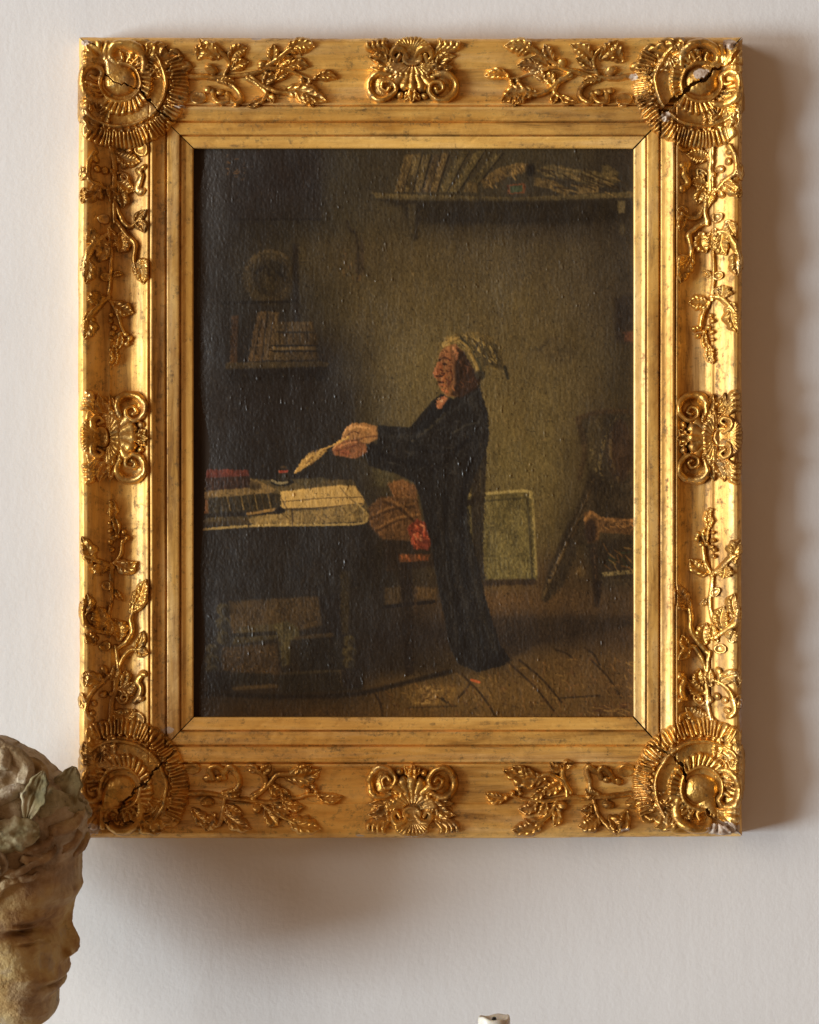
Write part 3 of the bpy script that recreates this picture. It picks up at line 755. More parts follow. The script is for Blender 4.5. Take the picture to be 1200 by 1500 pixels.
# the room behind
poly([(334, 215), (468, 215), (470, 318), (334, 318)], (30, 26, 25), 3, .55)
line([(336, 319), (468, 319)], 2, (24, 21, 19), .8)
dabs([(330, 225), (360, 225), (360, 262), (330, 262)], 14, [(92, 66, 40), (70, 54, 38)], 5, .9, -20, 1.0, .7)
poly([(352, 325), (432, 328), (434, 440), (340, 440)], (36, 32, 25), 5, .5)
oval(393, 405, 38, 40, (54, 45, 29), soft=4, al=.75, mottle=.5); oval(395, 404, 26, 27, (32, 28, 21), soft=4, al=.75, mottle=.5); oval(398, 410, 15, 17, (50, 42, 27), soft=4, al=.7, mottle=.6)
line([(360, 392), (376, 372), (400, 366), (420, 376)], 3, (70, 58, 38), .7, 2, .4, .6, broken=.42)
line([(374, 398), (388, 388), (394, 402)], 2.2, (24, 21, 17), .8); line([(404, 396), (412, 402)], 2.4, (24, 21, 17), .8)
poly([(428, 355), (436, 355), (438, 470), (428, 470)], (24, 21, 20), 3, .7)
line([(325, 442), (434, 440)], 2, (22, 20, 18), .8)
# books at the left
for q, c in (([(338, 462), (348, 460), (346, 530), (336, 530)], (58, 42, 28)), ([(376, 456), (390, 454), (382, 528), (362, 528)], (72, 56, 36)),
             ([(392, 455), (408, 456), (398, 526), (384, 527)], (68, 54, 35)), ([(402, 470), (458, 470), (460, 484), (402, 484)], (66, 53, 34)),
             ([(400, 487), (464, 487), (464, 504), (402, 504)], (60, 48, 31)), ([(398, 507), (462, 506), (462, 512), (398, 512)], (78, 63, 40)), ([(396, 515), (464, 514), (464, 526), (396, 527)], (58, 47, 31))):
    poly(q, c, 1.6, .95, .5, .7)
for k in range(6): line([(408 + k * 10, 472), (409 + k * 10, 502)], 1.0, (34, 29, 22), .6)
line([(383, 462), (371, 524)], 1, (38, 31, 22), .9); line([(400, 460), (392, 522)], 1, (38, 31, 22), .9)
line([(395, 505), (465, 505)], 1, (26, 23, 19), .8); line([(395, 513), (465, 513)], 1, (26, 23, 19), .8)
poly([(330, 530), (470, 528), (482, 531), (478, 536), (330, 540)], (60, 50, 33), 1.5, .8, .4)
poly([(330, 540), (480, 537), (478, 556), (330, 560)], (23, 21, 20), 4, .8)
# nails and smears on the wall
line([(508, 322), (512, 334), (522, 345), (526, 404)], 2.2, (40, 34, 27), .75, 2); line([(530, 352), (531, 398)], 2.6, (52, 42, 33), .6, 2)
dabs([(500, 360), (530, 360), (530, 410), (500, 410)], 18, [(86, 66, 40), (48, 38, 30)], 8, 1.0, 90, .2, .6)
line([(822, 492), (800, 500), (792, 512)], 2, (60, 51, 36), .5, 2)
oval(820, 515, 28, 18, (64, 55, 39), soft=10, al=.5)
# shelf with leaning books and papers
poly([(545, 280), (620, 283), (760, 287), (930, 278), (930, 287), (760, 293), (620, 292), (552, 288)], (84, 72, 45), 1.6, .8, .35, .8)
poly([(556, 290), (930, 291), (930, 316), (860, 326), (600, 326), (590, 302)], (30, 26, 19), 6, .8)
for x0, x1, tp, lean, c in ((584, 598, 224, 9, (86, 70, 42)), (599, 611, 222, 8, (74, 62, 38)), (612, 624, 224, 8, (80, 67, 41)), (625, 636, 224, 10, (64, 52, 34)), (636, 647, 221, 12, (84, 68, 41)), (648, 662, 219, 26, (72, 62, 38)), (664, 678, 218, 34, (80, 69, 42)), (684, 698, 222, 40, (74, 64, 40))):
    poly([(x0 + lean, tp), (x1 + lean, tp), (x1 - 6, 279), (x0 - 6, 279)], c, 1.3, .9, .5, .9)
    line([(x1 + lean, tp), (x1 - 6, 279)], 1.2, (32, 27, 19), .9)
    line([(x0 + lean + 5, tp + 4), (x0 - 1, 275)], 1, (104, 88, 54), .5, broken=.48)
poly([(704, 262), (730, 244), (760, 236), (776, 237), (775, 248), (742, 258), (712, 274)], (86, 69, 40), 1.6, .95, .5, 1.2)
poly([(682, 270), (690, 262), (700, 266), (700, 280), (680, 278)], (80, 66, 40), 1.5, .9, .4)
poly([(786, 246), (812, 238), (850, 246), (905, 252), (908, 264), (884, 272), (840, 262), (800, 256)], (82, 70, 44), 2, .9, .6, 1.2)
poly([(784, 258), (812, 262), (838, 276), (832, 286), (806, 274), (782, 270)], (94, 77, 46), 1.8, .9, .5, 1.2)
poly([(846, 268), (880, 268), (878, 280), (848, 282)], (100, 82, 50), 1.8, .85, .5, 1.2)
poly([(883, 240), (890, 238), (909, 250), (900, 266), (886, 262)], (84, 72, 46), 2, .8, .5)
dabs([(786, 240), (906, 248), (900, 280), (790, 272)], 46, [(116, 96, 60), (48, 40, 27), (98, 80, 48), (40, 33, 23)], 22, 1.1, 18, .25, .75, .9)
dabs([(708, 262), (770, 238), (772, 250), (716, 274)], 22, [(130, 104, 60), (62, 48, 29)], 7, 1.0, 60, .3, .7, .8)
poly([(744, 268), (771, 266), (770, 281), (745, 282)], (96, 58, 34), 1.2, .9); poly([(748, 270), (767, 269), (766, 279), (749, 280)], (52, 62, 44), 1, .95)
oval(778, 246, 7, 9, (22, 19, 14), soft=3, al=.9)
poly([(597, 296), (610, 296), (608, 346), (600, 346)], (62, 54, 37), 2, .7); poly([(610, 296), (616, 296), (612, 350), (606, 350)], (28, 24, 18), 3, .7)
poly([(907, 292), (918, 292), (917, 309), (908, 310)], (98, 86, 58), 2, .8); oval(914, 334, 4, 8, (80, 70, 48), soft=3, al=.6)
# picture at the right edge
poly([(902, 436), (930, 430), (930, 502), (904, 500)], (36, 30, 25), 5, .8); poly([(916, 486), (930, 484), (930, 500), (918, 498)], (92, 56, 38), 3, .7)
# the case leaning behind the chair
poly([(680, 727), (772, 720), (781, 730), (788, 850), (680, 855)], (84, 74, 43), 1.8, 1, .3, .6, grad=(730, 722, 730, 852, (96, 86, 50)))
line([(680, 726), (770, 719), (779, 728)], 2.2, (150, 132, 80), .9, 1.2, .3, 1); line([(774, 731), (781, 848)], 1.6, (52, 46, 29), .8); line([(781, 730), (787, 842)], 1.8, (146, 128, 76), .75, 1.2, .3, .6)
line([(700, 735), (772, 729)], 1.5, (60, 54, 34), .8); poly([(690, 850), (786, 848), (786, 857), (690, 859)], (44, 34, 24), 2, .9)
# armchair with a thrown cloth
poly([(846, 612), (878, 602), (930, 600), (930, 860), (870, 860), (850, 780), (862, 690)], (50, 42, 29), 5, .8, .4)
line([(848, 612), (880, 603), (930, 602)], 3.5, (60, 46, 30), .8, 2); line([(848, 613), (858, 660), (850, 700)], 4, (56, 44, 29), .8, 2)
poly([(862, 620), (884, 612), (880, 680), (862, 690)], (66, 56, 36), 4, .7)
oval(910, 660, 18, 46, (50, 36, 25), soft=5, al=.8)
for w_, c_ in (([(902, 612), (888, 640), (880, 676), (884, 700)], (98, 82, 46)), ([(868, 660), (876, 690), (900, 716)], (86, 74, 46)), ([(898, 630), (896, 670), (908, 704)], (74, 60, 36))):
    line(w_, 2.6, c_, .7, 1.6, .5, 1, broken=.42)
poly([(866, 690), (890, 712), (925, 716), (925, 760), (880, 768), (850, 800), (826, 860), (800, 884), (793, 878), (806, 830), (832, 770), (852, 730)], (42, 35, 25), 3, .9, .5)
for k in range(9): line([(872 - k * 3, 700 + k * 9), (844 - k * 3, 770 + k * 6), (820 - k * 2.5, 826 + k * 5)], 1.4, [(72, 58, 38), (26, 22, 17), (60, 48, 32)][k % 3], .75, 1.2, .4, .8, broken=.4)
line([(834, 790), (812, 840), (796, 876)], 2.2, (96, 78, 48), .6, 1.5, .5, 1, broken=.45)
poly([(856, 752), (866, 748), (880, 758), (930, 760), (930, 784), (880, 780), (878, 800), (862, 796)], (82, 58, 34), 2, .9, .4, 1)
line([(858, 762), (868, 751), (884, 760), (928, 763)], 2.4, (124, 88, 50), .85, 1.4, .4, 1.2); dabs([(878, 760), (930, 762), (930, 778), (880, 775)], 26, [(140, 100, 56), (66, 46, 28)], 8, 1, 10, .6, .75)
oval(867, 778, 9, 17, (34, 25, 19), soft=2.4, al=.9)
poly([(862, 796), (884, 790), (930, 790), (930, 848), (886, 850), (866, 826)], (38, 32, 24), 3, .8); dabs([(880, 795), (930, 795), (930, 832), (880, 832)], 22, [(110, 84, 46), (34, 40, 28), (88, 62, 34)], 13, 1, 35, .8, .7)
line([(884, 842), (930, 838)], 3, (106, 92, 58), .8, 1.6, .5, 1, broken=.4)
poly([(866, 800), (876, 800), (881, 890), (872, 890)], (40, 31, 22), 1.8, .9); line([(872, 804), (876, 884)], 1, (84, 62, 38), .6, broken=.4); poly([(872, 852), (884, 852), (880, 884), (874, 886)], (28, 22, 17), 2, .8)
oval(852, 838, 7, 8, (84, 66, 38), soft=3, al=.7)
# floor boards and the long cast shadow
for a, b in (((676, 988), (728, 1052)), ((746, 972), (812, 1042)), ((762, 968), (824, 1030)), ((868, 968), (912, 1024)), ((690, 1000), (672, 1024)), ((814, 952), (842, 968)), ((548, 1016), (560, 1052)), ((858, 950), (880, 975))):
    line([a, ((a[0] + b[0]) / 2 + 3, (a[1] + b[1]) / 2 - 2), b], 1.5, (44, 33, 20), .85, 1.2, .4)
line([(822, 1024), (880, 1020)], 1.3, (50, 38, 23), .8); line([(600, 1038), (668, 1036)], 1.4, (54, 42, 24), .7)
dabs([(540, 1020), (650, 990), (750, 974), (925, 960), (925, 1048), (600, 1048)], 190, [(124, 96, 52), (66, 48, 27), (112, 80, 44), (80, 54, 30)], 9, 1.0, 35, .8, .55, .7)
poly([(602, 1012), (640, 1004), (668, 1010), (662, 1030), (610, 1036), (596, 1026)], (120, 94, 50), 4, .7, .4, .8); dabs([(604, 1010), (660, 1008), (655, 1030), (606, 1034)], 30, [(152, 122, 68), (88, 66, 36), (164, 134, 80)], 10, 1.1, -35, .6, .8, 1.1)
poly([(640, 1022), (650, 1024), (662, 1034), (652, 1030)], (32, 26, 19), 2, .8)
line([(691, 997), (703, 1001)], 1.8, (168, 84, 44), .95, .8, .2, 1)
dabs([(860, 1030), (918, 1032), (918, 1046), (860, 1044)], 22, [(140, 108, 58), (70, 46, 28)], 12, .9, 5, .4, .7)
poly([(700, 905), (930, 902), (930, 918), (790, 944), (745, 968), (700, 960)], (42, 34, 26), 7, .75)
# the chair under him
poly([(560, 790), (640, 790), (640, 830), (566, 838)], (36, 29, 23), 3, .8)
poly([(584, 812), (630, 812), (628, 822), (586, 824)], (96, 58, 33), 1.6, .8, .4, .8); dabs([(586, 812), (628, 812), (628, 822), (588, 822)], 14, [(150, 84, 42), (120, 64, 34)], 3, 1, 80, .3, .8)
poly([(584, 824), (604, 824), (606, 990), (594, 990)], (30, 25, 21), 2, .9); poly([(564, 862), (586, 860), (588, 884), (564, 888)], (66, 52, 32), 3, .7); poly([(610, 860), (640, 862), (638, 878), (612, 878)], (82, 62, 36), 3, .8); line([(562, 890), (636, 882)], 2.6, (24, 21, 20), .9)
line([(608, 862), (610, 900)], 1.6, (60, 45, 30), .6)
poly([(694, 662), (714, 664), (712, 722), (708, 800), (712, 850), (696, 850), (690, 740)], (36, 31, 24), 2, .95); line([(684, 738), (706, 728)], 4.2, (34, 29, 23), .95); line([(705, 672), (704, 720)], 1.2, (70, 60, 40), .5)
# table: top, cloth edge, carved legs
poly([(290, 715), (350, 698), (400, 704), (516, 702), (540, 744), (530, 766), (290, 776)], (74, 62, 38), 2, .95, .35, .5)
poly([(290, 770), (535, 764), (546, 778), (552, 850), (500, 870), (290, 872)], (31, 28, 25), 4, .9)
poly([(334, 882), (466, 874), (474, 916), (440, 924), (338, 930)], (64, 50, 30), 3, .85, .35, .4)
poly([(324, 950), (404, 944), (412, 990), (326, 992)], (60, 46, 28), 3, .8, .35, .4); dabs([(330, 955), (402, 950), (406, 986), (330, 988)], 20, [(100, 76, 42)], 4, .8, 30, 1, .5)
poly([(466, 872), (500, 868), (506, 940), (474, 940)], (27, 24, 22), 2, .9); poly([(498, 836), (512, 838), (510, 928), (500, 930)], (52, 44, 28), 3, .7)
for cx_, y0_, y1_ in ((325, 884, 945), (308, 944, 990), (511, 932, 980)):
    n_ = 3
    for k in range(n_):
        yy_ = y0_ + (y1_ - y0_) * (k + .5) / n_
        oval(cx_, yy_, 11 if k % 2 else 9, (y1_ - y0_) / n_ * .5, (62, 54, 34), soft=2, al=.85, relief=.5); oval(cx_ + 4, yy_ + 2, 6, (y1_ - y0_) / n_ * .35, (32, 28, 21), soft=2, al=.8)
poly([(346, 920), (404, 914), (410, 926), (404, 936), (340, 946)], (58, 50, 32), 2, .85); line([(340, 932), (404, 928)], 3, (28, 25, 20), .8, 1.6)
poly([(400, 916), (420, 910), (436, 920), (438, 934), (424, 940), (424, 975), (412, 978), (408, 936)], (64, 57, 36), 2, .9, .4, .7); line([(434, 936), (486, 931)], 3, (62, 50, 32), .7, 1.6)
poly([(438, 938), (500, 934), (504, 980), (440, 984)], (30, 28, 24), 3, .85)
poly([(300, 986), (336, 984), (340, 1014), (304, 1016)], (28, 26, 24), 2, .95); poly([(338, 986), (396, 988), (402, 1002), (338, 1006)], (34, 31, 25), 2, .9); line([(342, 1010), (404, 1006)], 3, (72, 58, 36), .75, 1.8)
poly([(404, 992), (500, 980), (532, 984), (532, 1012), (410, 1018)], (34, 31, 25), 3, .9); line([(412, 988), (500, 984)], 2, (58, 50, 33), .6, 1.6); poly([(498, 982), (530, 980), (532, 1008), (502, 1010)], (32, 28, 24), 2, .95); line([(498, 984), (500, 1006)], 1.2, (66, 55, 36), .6)
line([(300, 1018), (420, 1022), (520, 1018), (600, 1000), (660, 985)], 3.4, (24, 21, 18), .8, 2.6)
# papers, books, ink
poly([(410, 720), (500, 710), (520, 712), (534, 732), (532, 740), (470, 744), (412, 746)], (186, 152, 88), 1.4, 1, .16, 1.2, grad=(415, 740, 520, 715, (168, 136, 78)))
line([(414, 735), (470, 730), (532, 728)], .9, (92, 72, 42), .8, .8); line([(498, 714), (510, 728), (522, 738)], 1, (110, 88, 52), .8, .8); line([(408, 724), (420, 746)], 1.2, (82, 64, 38), .7); line([(412, 746), (470, 744), (530, 738)], 1.2, (64, 50, 30), .9)
poly([(404, 748), (470, 747), (524, 737), (540, 752), (536, 764), (440, 768), (380, 770), (350, 764)], (124, 102, 60), 1.6, .95, .4, 1); dabs([(400, 750), (520, 742), (534, 758), (400, 766)], 46, [(150, 124, 74), (70, 56, 34), (108, 84, 48)], 5, .9, 10, 1, .6, .7)
line([(290, 776), (380, 770), (470, 769), (528, 767), (540, 757)], 1.8, (160, 134, 80), .9, 1, .3, 1); line([(524, 738), (541, 756)], 1.2, (160, 134, 80), .8); line([(363, 764), (363, 772)], 1, (40, 32, 20), .9); line([(427, 746), (428, 770)], 1, (60, 46, 28), .9)
line([(290, 769), (360, 764)], 3, (52, 42, 28), .8, 1.5)
poly([(290, 726), (304, 718), (350, 700), (374, 702), (404, 716), (396, 724), (300, 730)], (112, 90, 54), 1.6, .95, .3, .8)
poly([(304, 730), (396, 722), (410, 724), (410, 744), (340, 752), (304, 754)], (44, 38, 25), 1.5, 1, .4, .8)
for k in range(9): line([(322 + k * 10, 729 - k * .6), (326 + k * 10, 748 - k * .5)], 1.0, (126, 100, 54) if k % 2 else (70, 56, 32), .7, .9, .3, .8)
poly([(290, 730), (303, 732), (303, 752), (290, 754)], (128, 88, 52), 1.5, .9); line([(290, 756), (404, 750), (410, 746)], 3.2, (28, 24, 19), .9, 1.6); line([(362, 753), (404, 746)], 2, (146, 112, 62), .85, 1, .3, 1); oval(408, 748, 6, 5, (24, 21, 18), soft=2)
poly([(298, 690), (304, 687), (362, 688), (365, 698), (300, 702)], (86, 42, 32), 1.4, 1, .35, 1); poly([(298, 700), (364, 697), (366, 714), (300, 719)], (46, 32, 25), 1.5, 1, .4, .8)
for k in range(6): line([(310 + k * 9, 703), (310 + k * 9, 715)], 1, (74, 48, 32), .6)
oval(372, 712, 9, 6, (52, 42, 27), soft=3, al=.8)
oval(413, 706, 17, 6, (26, 25, 22), soft=1.6); line([(398, 704), (408, 708), (420, 706)], 1.8, (130, 116, 84), .85, .9, .3, 1, broken=.42); poly([(408, 686), (421, 686), (424, 704), (406, 704)], (38, 34, 27), 1.6); line([(409, 691), (420, 690)], 2, (128, 52, 36), .95, .9); line([(411, 684), (418, 684)], 1.6, (70, 54, 36), .9)
poly([(426, 702), (470, 699), (484, 702), (470, 708), (440, 712)], (66, 58, 38), 2, .8)
# breeches and slippered knee
poly([(540, 744), (556, 728), (580, 726), (612, 732), (620, 770), (600, 792), (560, 790), (540, 768)], (84, 58, 34), 2.4, .95, .35, 1)
for w_ in ([(544, 760), (570, 748), (606, 742)], [(552, 778), (580, 764), (612, 758)], [(560, 735), (584, 744), (606, 764)], [(566, 708), (590, 716), (612, 714)]): line(w_, 1.8, (48, 33, 21), .7, 1.6); line([(p[0] + 2, p[1] - 5) for p in w_], 1.8, (122, 86, 48), .6, 1.4, .4, 1)
poly([(566, 706), (590, 702), (610, 712), (612, 732), (576, 728)], (110, 74, 42), 2.2, .9, .35, 1); poly([(546, 688), (572, 682), (578, 704), (560, 714), (548, 710)], (70, 63, 42), 2.6, .85)
poly([(597, 774), (610, 760), (624, 766), (634, 790), (628, 806), (606, 804)], (98, 44, 30), 1.8, .95, .4, 1); dabs([(598, 772), (612, 762), (628, 774), (630, 800), (606, 802)], 22, [(164, 78, 48), (176, 112, 74), (80, 36, 26), (136, 58, 38)], 6, 1.4, 50, .9, .85, 1.2)
# the gown
GOWN = [(553, 622), (600, 626), (614, 610), (632, 588), (646, 576), (664, 584), (690, 566), (704, 562), (708, 582), (716, 606), (717, 640), (712, 664), (698, 690), (690, 716), (684, 740), (690, 780), (702, 830), (712, 876), (722, 910), (734, 946), (748, 966), (738, 976), (714, 982), (702, 986), (672, 974), (660, 950), (650, 900), (640, 850), (632, 800), (622, 760), (614, 724), (606, 706), (580, 694), (540, 682), (534, 664), (540, 646), (552, 650)]
poly(GOWN, (27, 26, 25), 1.6, 1, .35, .5)
poly([(632, 600), (646, 576), (664, 586), (650, 610), (622, 640), (600, 644), (612, 624)], (22, 24, 27), 2.5, .8)
line([(652, 606), (630, 626), (604, 646)], 1.8, (66, 60, 46), .6, 1.6, .4, .8, broken=.4); line([(700, 572), (676, 592), (650, 612)], 1.6, (46, 46, 45), .6, 1.4, .4, .7)
dabs([(556, 630), (620, 630), (690, 580), (714, 610), (708, 660), (690, 700), (620, 700), (545, 676)], 130, [(44, 45, 46), (54, 52, 48), (16, 16, 17), (38, 38, 39)], 9, 1.0, -30, .9, .5, .9)
dabs([(640, 720), (684, 720), (720, 920), (736, 966), (690, 976), (660, 930)], 60, [(38, 38, 39), (18, 18, 18)], 16, 1.1, 80, .3, .5, .6)
for w_, c_, wd in (([(690, 585), (704, 610), (706, 650), (694, 690)], (42, 40, 37), 5), ([(664, 650), (668, 700), (660, 760), (668, 830), (686, 900), (704, 965)], (38, 36, 33), 4), ([(640, 700), (648, 780), (658, 860), (672, 940)], (36, 34, 31), 4), ([(684, 760), (692, 830), (708, 900), (728, 958)], (40, 38, 34), 3.5), ([(652, 720), (656, 800), (670, 890), (686, 968)], (15, 15, 15), 3.5), ([(560, 636), (590, 640), (622, 634)], (44, 43, 41), 4), ([(556, 664), (590, 676), (630, 680)], (14, 14, 15), 4), ([(630, 690), (660, 670), (690, 640)], (13, 13, 14), 3.5)):
    line(w_, wd, c_, .6, wd * .9, .5, .5)
poly([(700, 984), (712, 978), (742, 974), (750, 968), (736, 952), (716, 972)], (20, 18, 17), 2, .8)
line([(664, 634), (684, 622), (702, 618)], 1.6, (74, 70, 60), .5, 1.4, .4, .8); line([(690, 640), (660, 660), (620, 660)], 2, (14, 15, 17), .6, 2); line([(700, 660), (684, 700), (676, 760), (684, 860)], 2.4, (16, 16, 17), .6, 3)
poly([(640, 586), (652, 579), (657, 582), (646, 598), (640, 598)], (162, 104, 68), 1.2, .95, .3, 1); dabs([(641, 584), (655, 580), (648, 596)], 7, [(206, 160, 118), (120, 66, 44)], 4, .9, -40, .4, .9)
# hands and quill
poly([(500, 642), (506, 626), (516, 619), (536, 619), (552, 624), (553, 642), (540, 650), (520, 646), (510, 648)], (148, 106, 63), 1.4, 1, .28, 1.2)
poly([(486, 658), (500, 646), (520, 643), (536, 650), (538, 662), (520, 672), (500, 668), (488, 666)], (124, 80, 50), 1.4, 1, .3, 1)
line([(506, 640), (516, 632), (526, 634)], 1.0, (78, 48, 29), .85, .8); line([(512, 628), (524, 624), (540, 627)], 1.8, (202, 152, 96), .8, 1.1, .2, 1); line([(502, 636), (508, 627), (515, 623)], 1.6, (198, 146, 92), .8, 1); line([(518, 646), (536, 640), (552, 638)], 1.2, (84, 52, 32), .7); line([(492, 660), (508, 656), (520, 652)], 1.0, (90, 48, 32), .8); line([(496, 654), (510, 648), (522, 647)], 1.4, (186, 126, 80), .75); oval(505, 663, 8, 4, (130, 66, 46), soft=3, al=.5)
line([(502, 642), (494, 650), (488, 656)], 1.6, (190, 138, 84), .9)
line([(432, 692), (448, 674), (470, 660), (490, 650), (510, 640)], 1.3, (196, 154, 84), .95, .8, .2, 1)
poly([(430, 693), (440, 676), (452, 664), (474, 657), (478, 660), (466, 672), (452, 680), (440, 690)], (176, 138, 74), 1.2, .95, .25, 1.2); dabs([(436, 686), (454, 664), (474, 658), (462, 674), (444, 688)], 16, [(214, 174, 102), (120, 88, 46)], 6, .8, -40, .2, .8, 1)
# head and nightcap
poly([(640, 540), (646, 512), (656, 502), (676, 500), (694, 520), (704, 550), (698, 566), (676, 580), (656, 580), (648, 574), (644, 566), (640, 556), (636, 546)], (122, 84, 51), 1.3, 1, .35, 1)
poly([(634, 546), (642, 528), (648, 530), (650, 550), (640, 554)], (120, 70, 42), 1.2, .95, .25, .8)
poly([(670, 508), (690, 520), (706, 548), (700, 568), (676, 582), (660, 578), (668, 560), (666, 536)], (40, 27, 19), 3.2, .96, .4); dabs([(672, 524), (690, 524), (698, 556), (680, 572), (670, 560)], 16, [(78, 50, 32), (30, 21, 16), (92, 58, 36)], 5, 1.0, 60, .9, .6, .6)
dabs([(646, 512), (668, 506), (672, 522), (650, 528)], 26, [(172, 116, 76), (92, 56, 36), (152, 96, 60)], 4, 1.1, 30, .9, .8, 1); dabs([(642, 534), (662, 530), (664, 570), (648, 572)], 34, [(150, 96, 56), (54, 32, 22), (132, 76, 46), (70, 40, 27)], 4, 1.0, 60, 1, .8, 1)
line([(644, 526), (652, 523), (660, 527)], 1.2, (42, 25, 18), .95, .8); oval(652, 532, 3.5, 2.0, (30, 18, 14), soft=1); oval(656, 538, 4, 2.4, (164, 112, 70), soft=1.4, al=.8); line([(643, 530), (637, 545), (641, 549)], 1.6, (152, 98, 62), .85, .8); line([(640, 550), (648, 550), (652, 546)], 1.3, (46, 26, 19), .95, .8); line([(642, 558), (650, 559)], 1.2, (50, 26, 20), .95, .8); poly([(644, 518), (664, 512), (668, 530), (662, 548), (664, 566), (652, 574), (656, 552), (650, 534)], (74, 45, 29), 4, .45, .5); line([(643, 562), (652, 563)], 1.6, (140, 86, 54), .9, .8); line([(648, 570), (656, 573)], 1.6, (166, 100, 60), .8); line([(660, 540), (664, 552), (658, 562)], 1.1, (70, 38, 26), .8)
oval(684, 540, 5, 8, (60, 39, 26), soft=2, al=.5); line([(681, 534), (686, 538), (684, 545)], 1, (104, 66, 42), .6)
CAP = [(640, 520), (640, 504), (650, 494), (668, 488), (690, 484), (712, 488), (728, 496), (734, 510), (736, 528), (744, 542), (747, 554), (742, 555), (738, 542), (724, 540), (712, 536), (708, 548), (700, 552), (690, 530), (678, 512), (668, 503), (656, 504), (648, 512)]
poly(CAP, (98, 82, 46), 1.3, 1, .35, 1.2); poly([(696, 500), (726, 500), (734, 520), (738, 540), (714, 534), (704, 548), (694, 528)], (56, 49, 32), 4, .75, .4)
line([(650, 502), (666, 496), (680, 504), (694, 526), (702, 546)], 2.4, (150, 124, 68), .8, 1.3, .35, 1.2); line([(674, 492), (690, 508), (702, 530), (706, 546)], 1.4, (52, 50, 34), .85, 1)
dabs([(660, 494), (690, 487), (726, 497), (732, 530), (706, 530), (690, 512)], 80, [(136, 114, 64), (46, 40, 26), (112, 94, 54), (152, 128, 76), (64, 54, 34)], 5, 1.0, 62, .5, .75, 1.2); dabs([(642, 514), (652, 498), (668, 492), (672, 498), (654, 506)], 22, [(150, 122, 68), (164, 136, 80), (98, 78, 44)], 6, 1, -35, .4, .8, 1)
line([(740, 536), (745, 553)], 2.2, (44, 42, 32), .9, 1); oval(704, 548, 8, 7, (44, 40, 30), soft=2.4, al=.9)

# surface: streaks, broken scumble, glints painted in as pale specks, dark flecks
lum = P.mean(-1, keepdims=True)
pale = sstep(70, 130, lum[..., 0])[..., None]
P *= 1 + (1 - .65 * pale) * ((STR - .5)[..., None] * .22 + (FIN - .5)[..., None] * .34 + (BLO - .5)[..., None] * .16)
mid = sstep(40, 90, lum[..., 0])
spk = sstep(.80, .97, SPK) * (.25 + .75 * mid)
P = P * (1 - .45 * spk[..., None]) + np.array([150, 122, 76.]) * .45 * spk[..., None]
drk = sstep(.16, .03, SPK) * .35
P *= (1 - drk[..., None])
P *= np.array([1.05, 1.0, .90])
P = np.clip(P, 4, 245) / 255.0
LIN = np.where(P <= .04045, P / 12.92, ((P + .055) / 1.055) ** 2.4) * 1.08
# relief: weave, drags of the brush, paint ridges; the old canvas is slack along its edges
crust = sstep(.70, .92, fbm(QX / 3.0, QY / 9, 141, 3)) * (.4 + .9 * sstep(.45, .7, fbm(QX / 60, QY / 60, 151, 3)))
HC = 25.0 + RL * .16 + (STR - .5) * .42 + (FIN - .5) * .60 + crust * 1.3
HC -= 7.0 * np.exp(-(QX - 284) / 26.0) + 1.2 * np.exp(-(QY - 214) / 20.0)
HC += (fbm(QX / 130, QY / 130, 161, 2) - .5) * 5 + (fbm(QX / 55, QY / 95, 171, 2) - .5) * 2.6
HC = np.minimum(HC, 30.5)
edge = np.minimum(np.minimum(QX - IX0, IX1 - QX), np.minimum(QY - IY0, IY1 - QY))
HC = np.where(edge < -.5, np.minimum(HC, 23.0), HC)
cv = make_mesh('canvas', W3(QX, QY, HC).reshape(-1, 3) - PO, grid_quads(PH, PW), True, {'paint': LIN.reshape(-1, 3)})
canvas = link('canvas', cv, M_PAINT, painting)
canvas['label'] = 'dark brown oil painting of a man in nightcap and black gown writing at a table'
# ---------------------------------------------------------------- weathered stone head with a leaf wreath, and the candle
t = NT('weathered_terracotta'); v = t.coords()
n1 = t.noise(v, 11, 5, .6, .5); n2 = t.noise(v, 34, 6, .65, .3); n3 = t.noise(v, 220, 4, .7); n4 = t.noise(v, 90, 5, .7)
c = t.ramp(t.math('ADD', t.math('MULTIPLY', n1, .6), t.math('MULTIPLY', n2, .4)), [(.34, (.14, .080, .034)), (.43, (.32, .180, .068)), (.49, (.46, .290, .105)), (.55, (.56, .41, .17)), (.61, (.46, .35, .21)), (.70, (.64, .56, .42))])
c = t.mix(t.math('MULTIPLY', t.attr('age'), .85), c, t.ramp(n2, [(.35, (.22, .18, .12)), (.5, (.44, .38, .28)), (.66, (.60, .54, .44))]))
c = t.mix(t.ramp(t.math('ADD', t.math('MULTIPLY', n4, .5), t.math('MULTIPLY', n1, .5)), [(.57, (0, 0, 0)), (.66, (.6,) * 3)]), c, (.055, .036, .020))
nb = t.bump(n4, .8, .004); nb = t.bump(n3, .7, .0020, nb)
M_TERRA = t.set(Base_Color=c, Roughness=.82, Normal=nb)
t = NT('mossy_terracotta'); v = t.coords()
n1 = t.noise(v, 30, 5, .6, .4); n2 = t.noise(v, 120, 5, .7); n3 = t.noise(v, 300, 3, .7)
c = t.ramp(n1, [(.32, (.13, .108, .045)), (.46, (.28, .235, .115)), (.58, (.43, .37, .22)), (.72, (.56, .50, .35))])
c = t.mix(t.ramp(n2, [(.55, (0, 0, 0)), (.68, (.7,) * 3)]), c, (.045, .038, .022))
nb = t.bump(n2, .5, .0025); nb = t.bump(n3, .35, .0012, nb)
M_MOSS = t.set(Base_Color=c, Roughness=.85, Normal=nb)

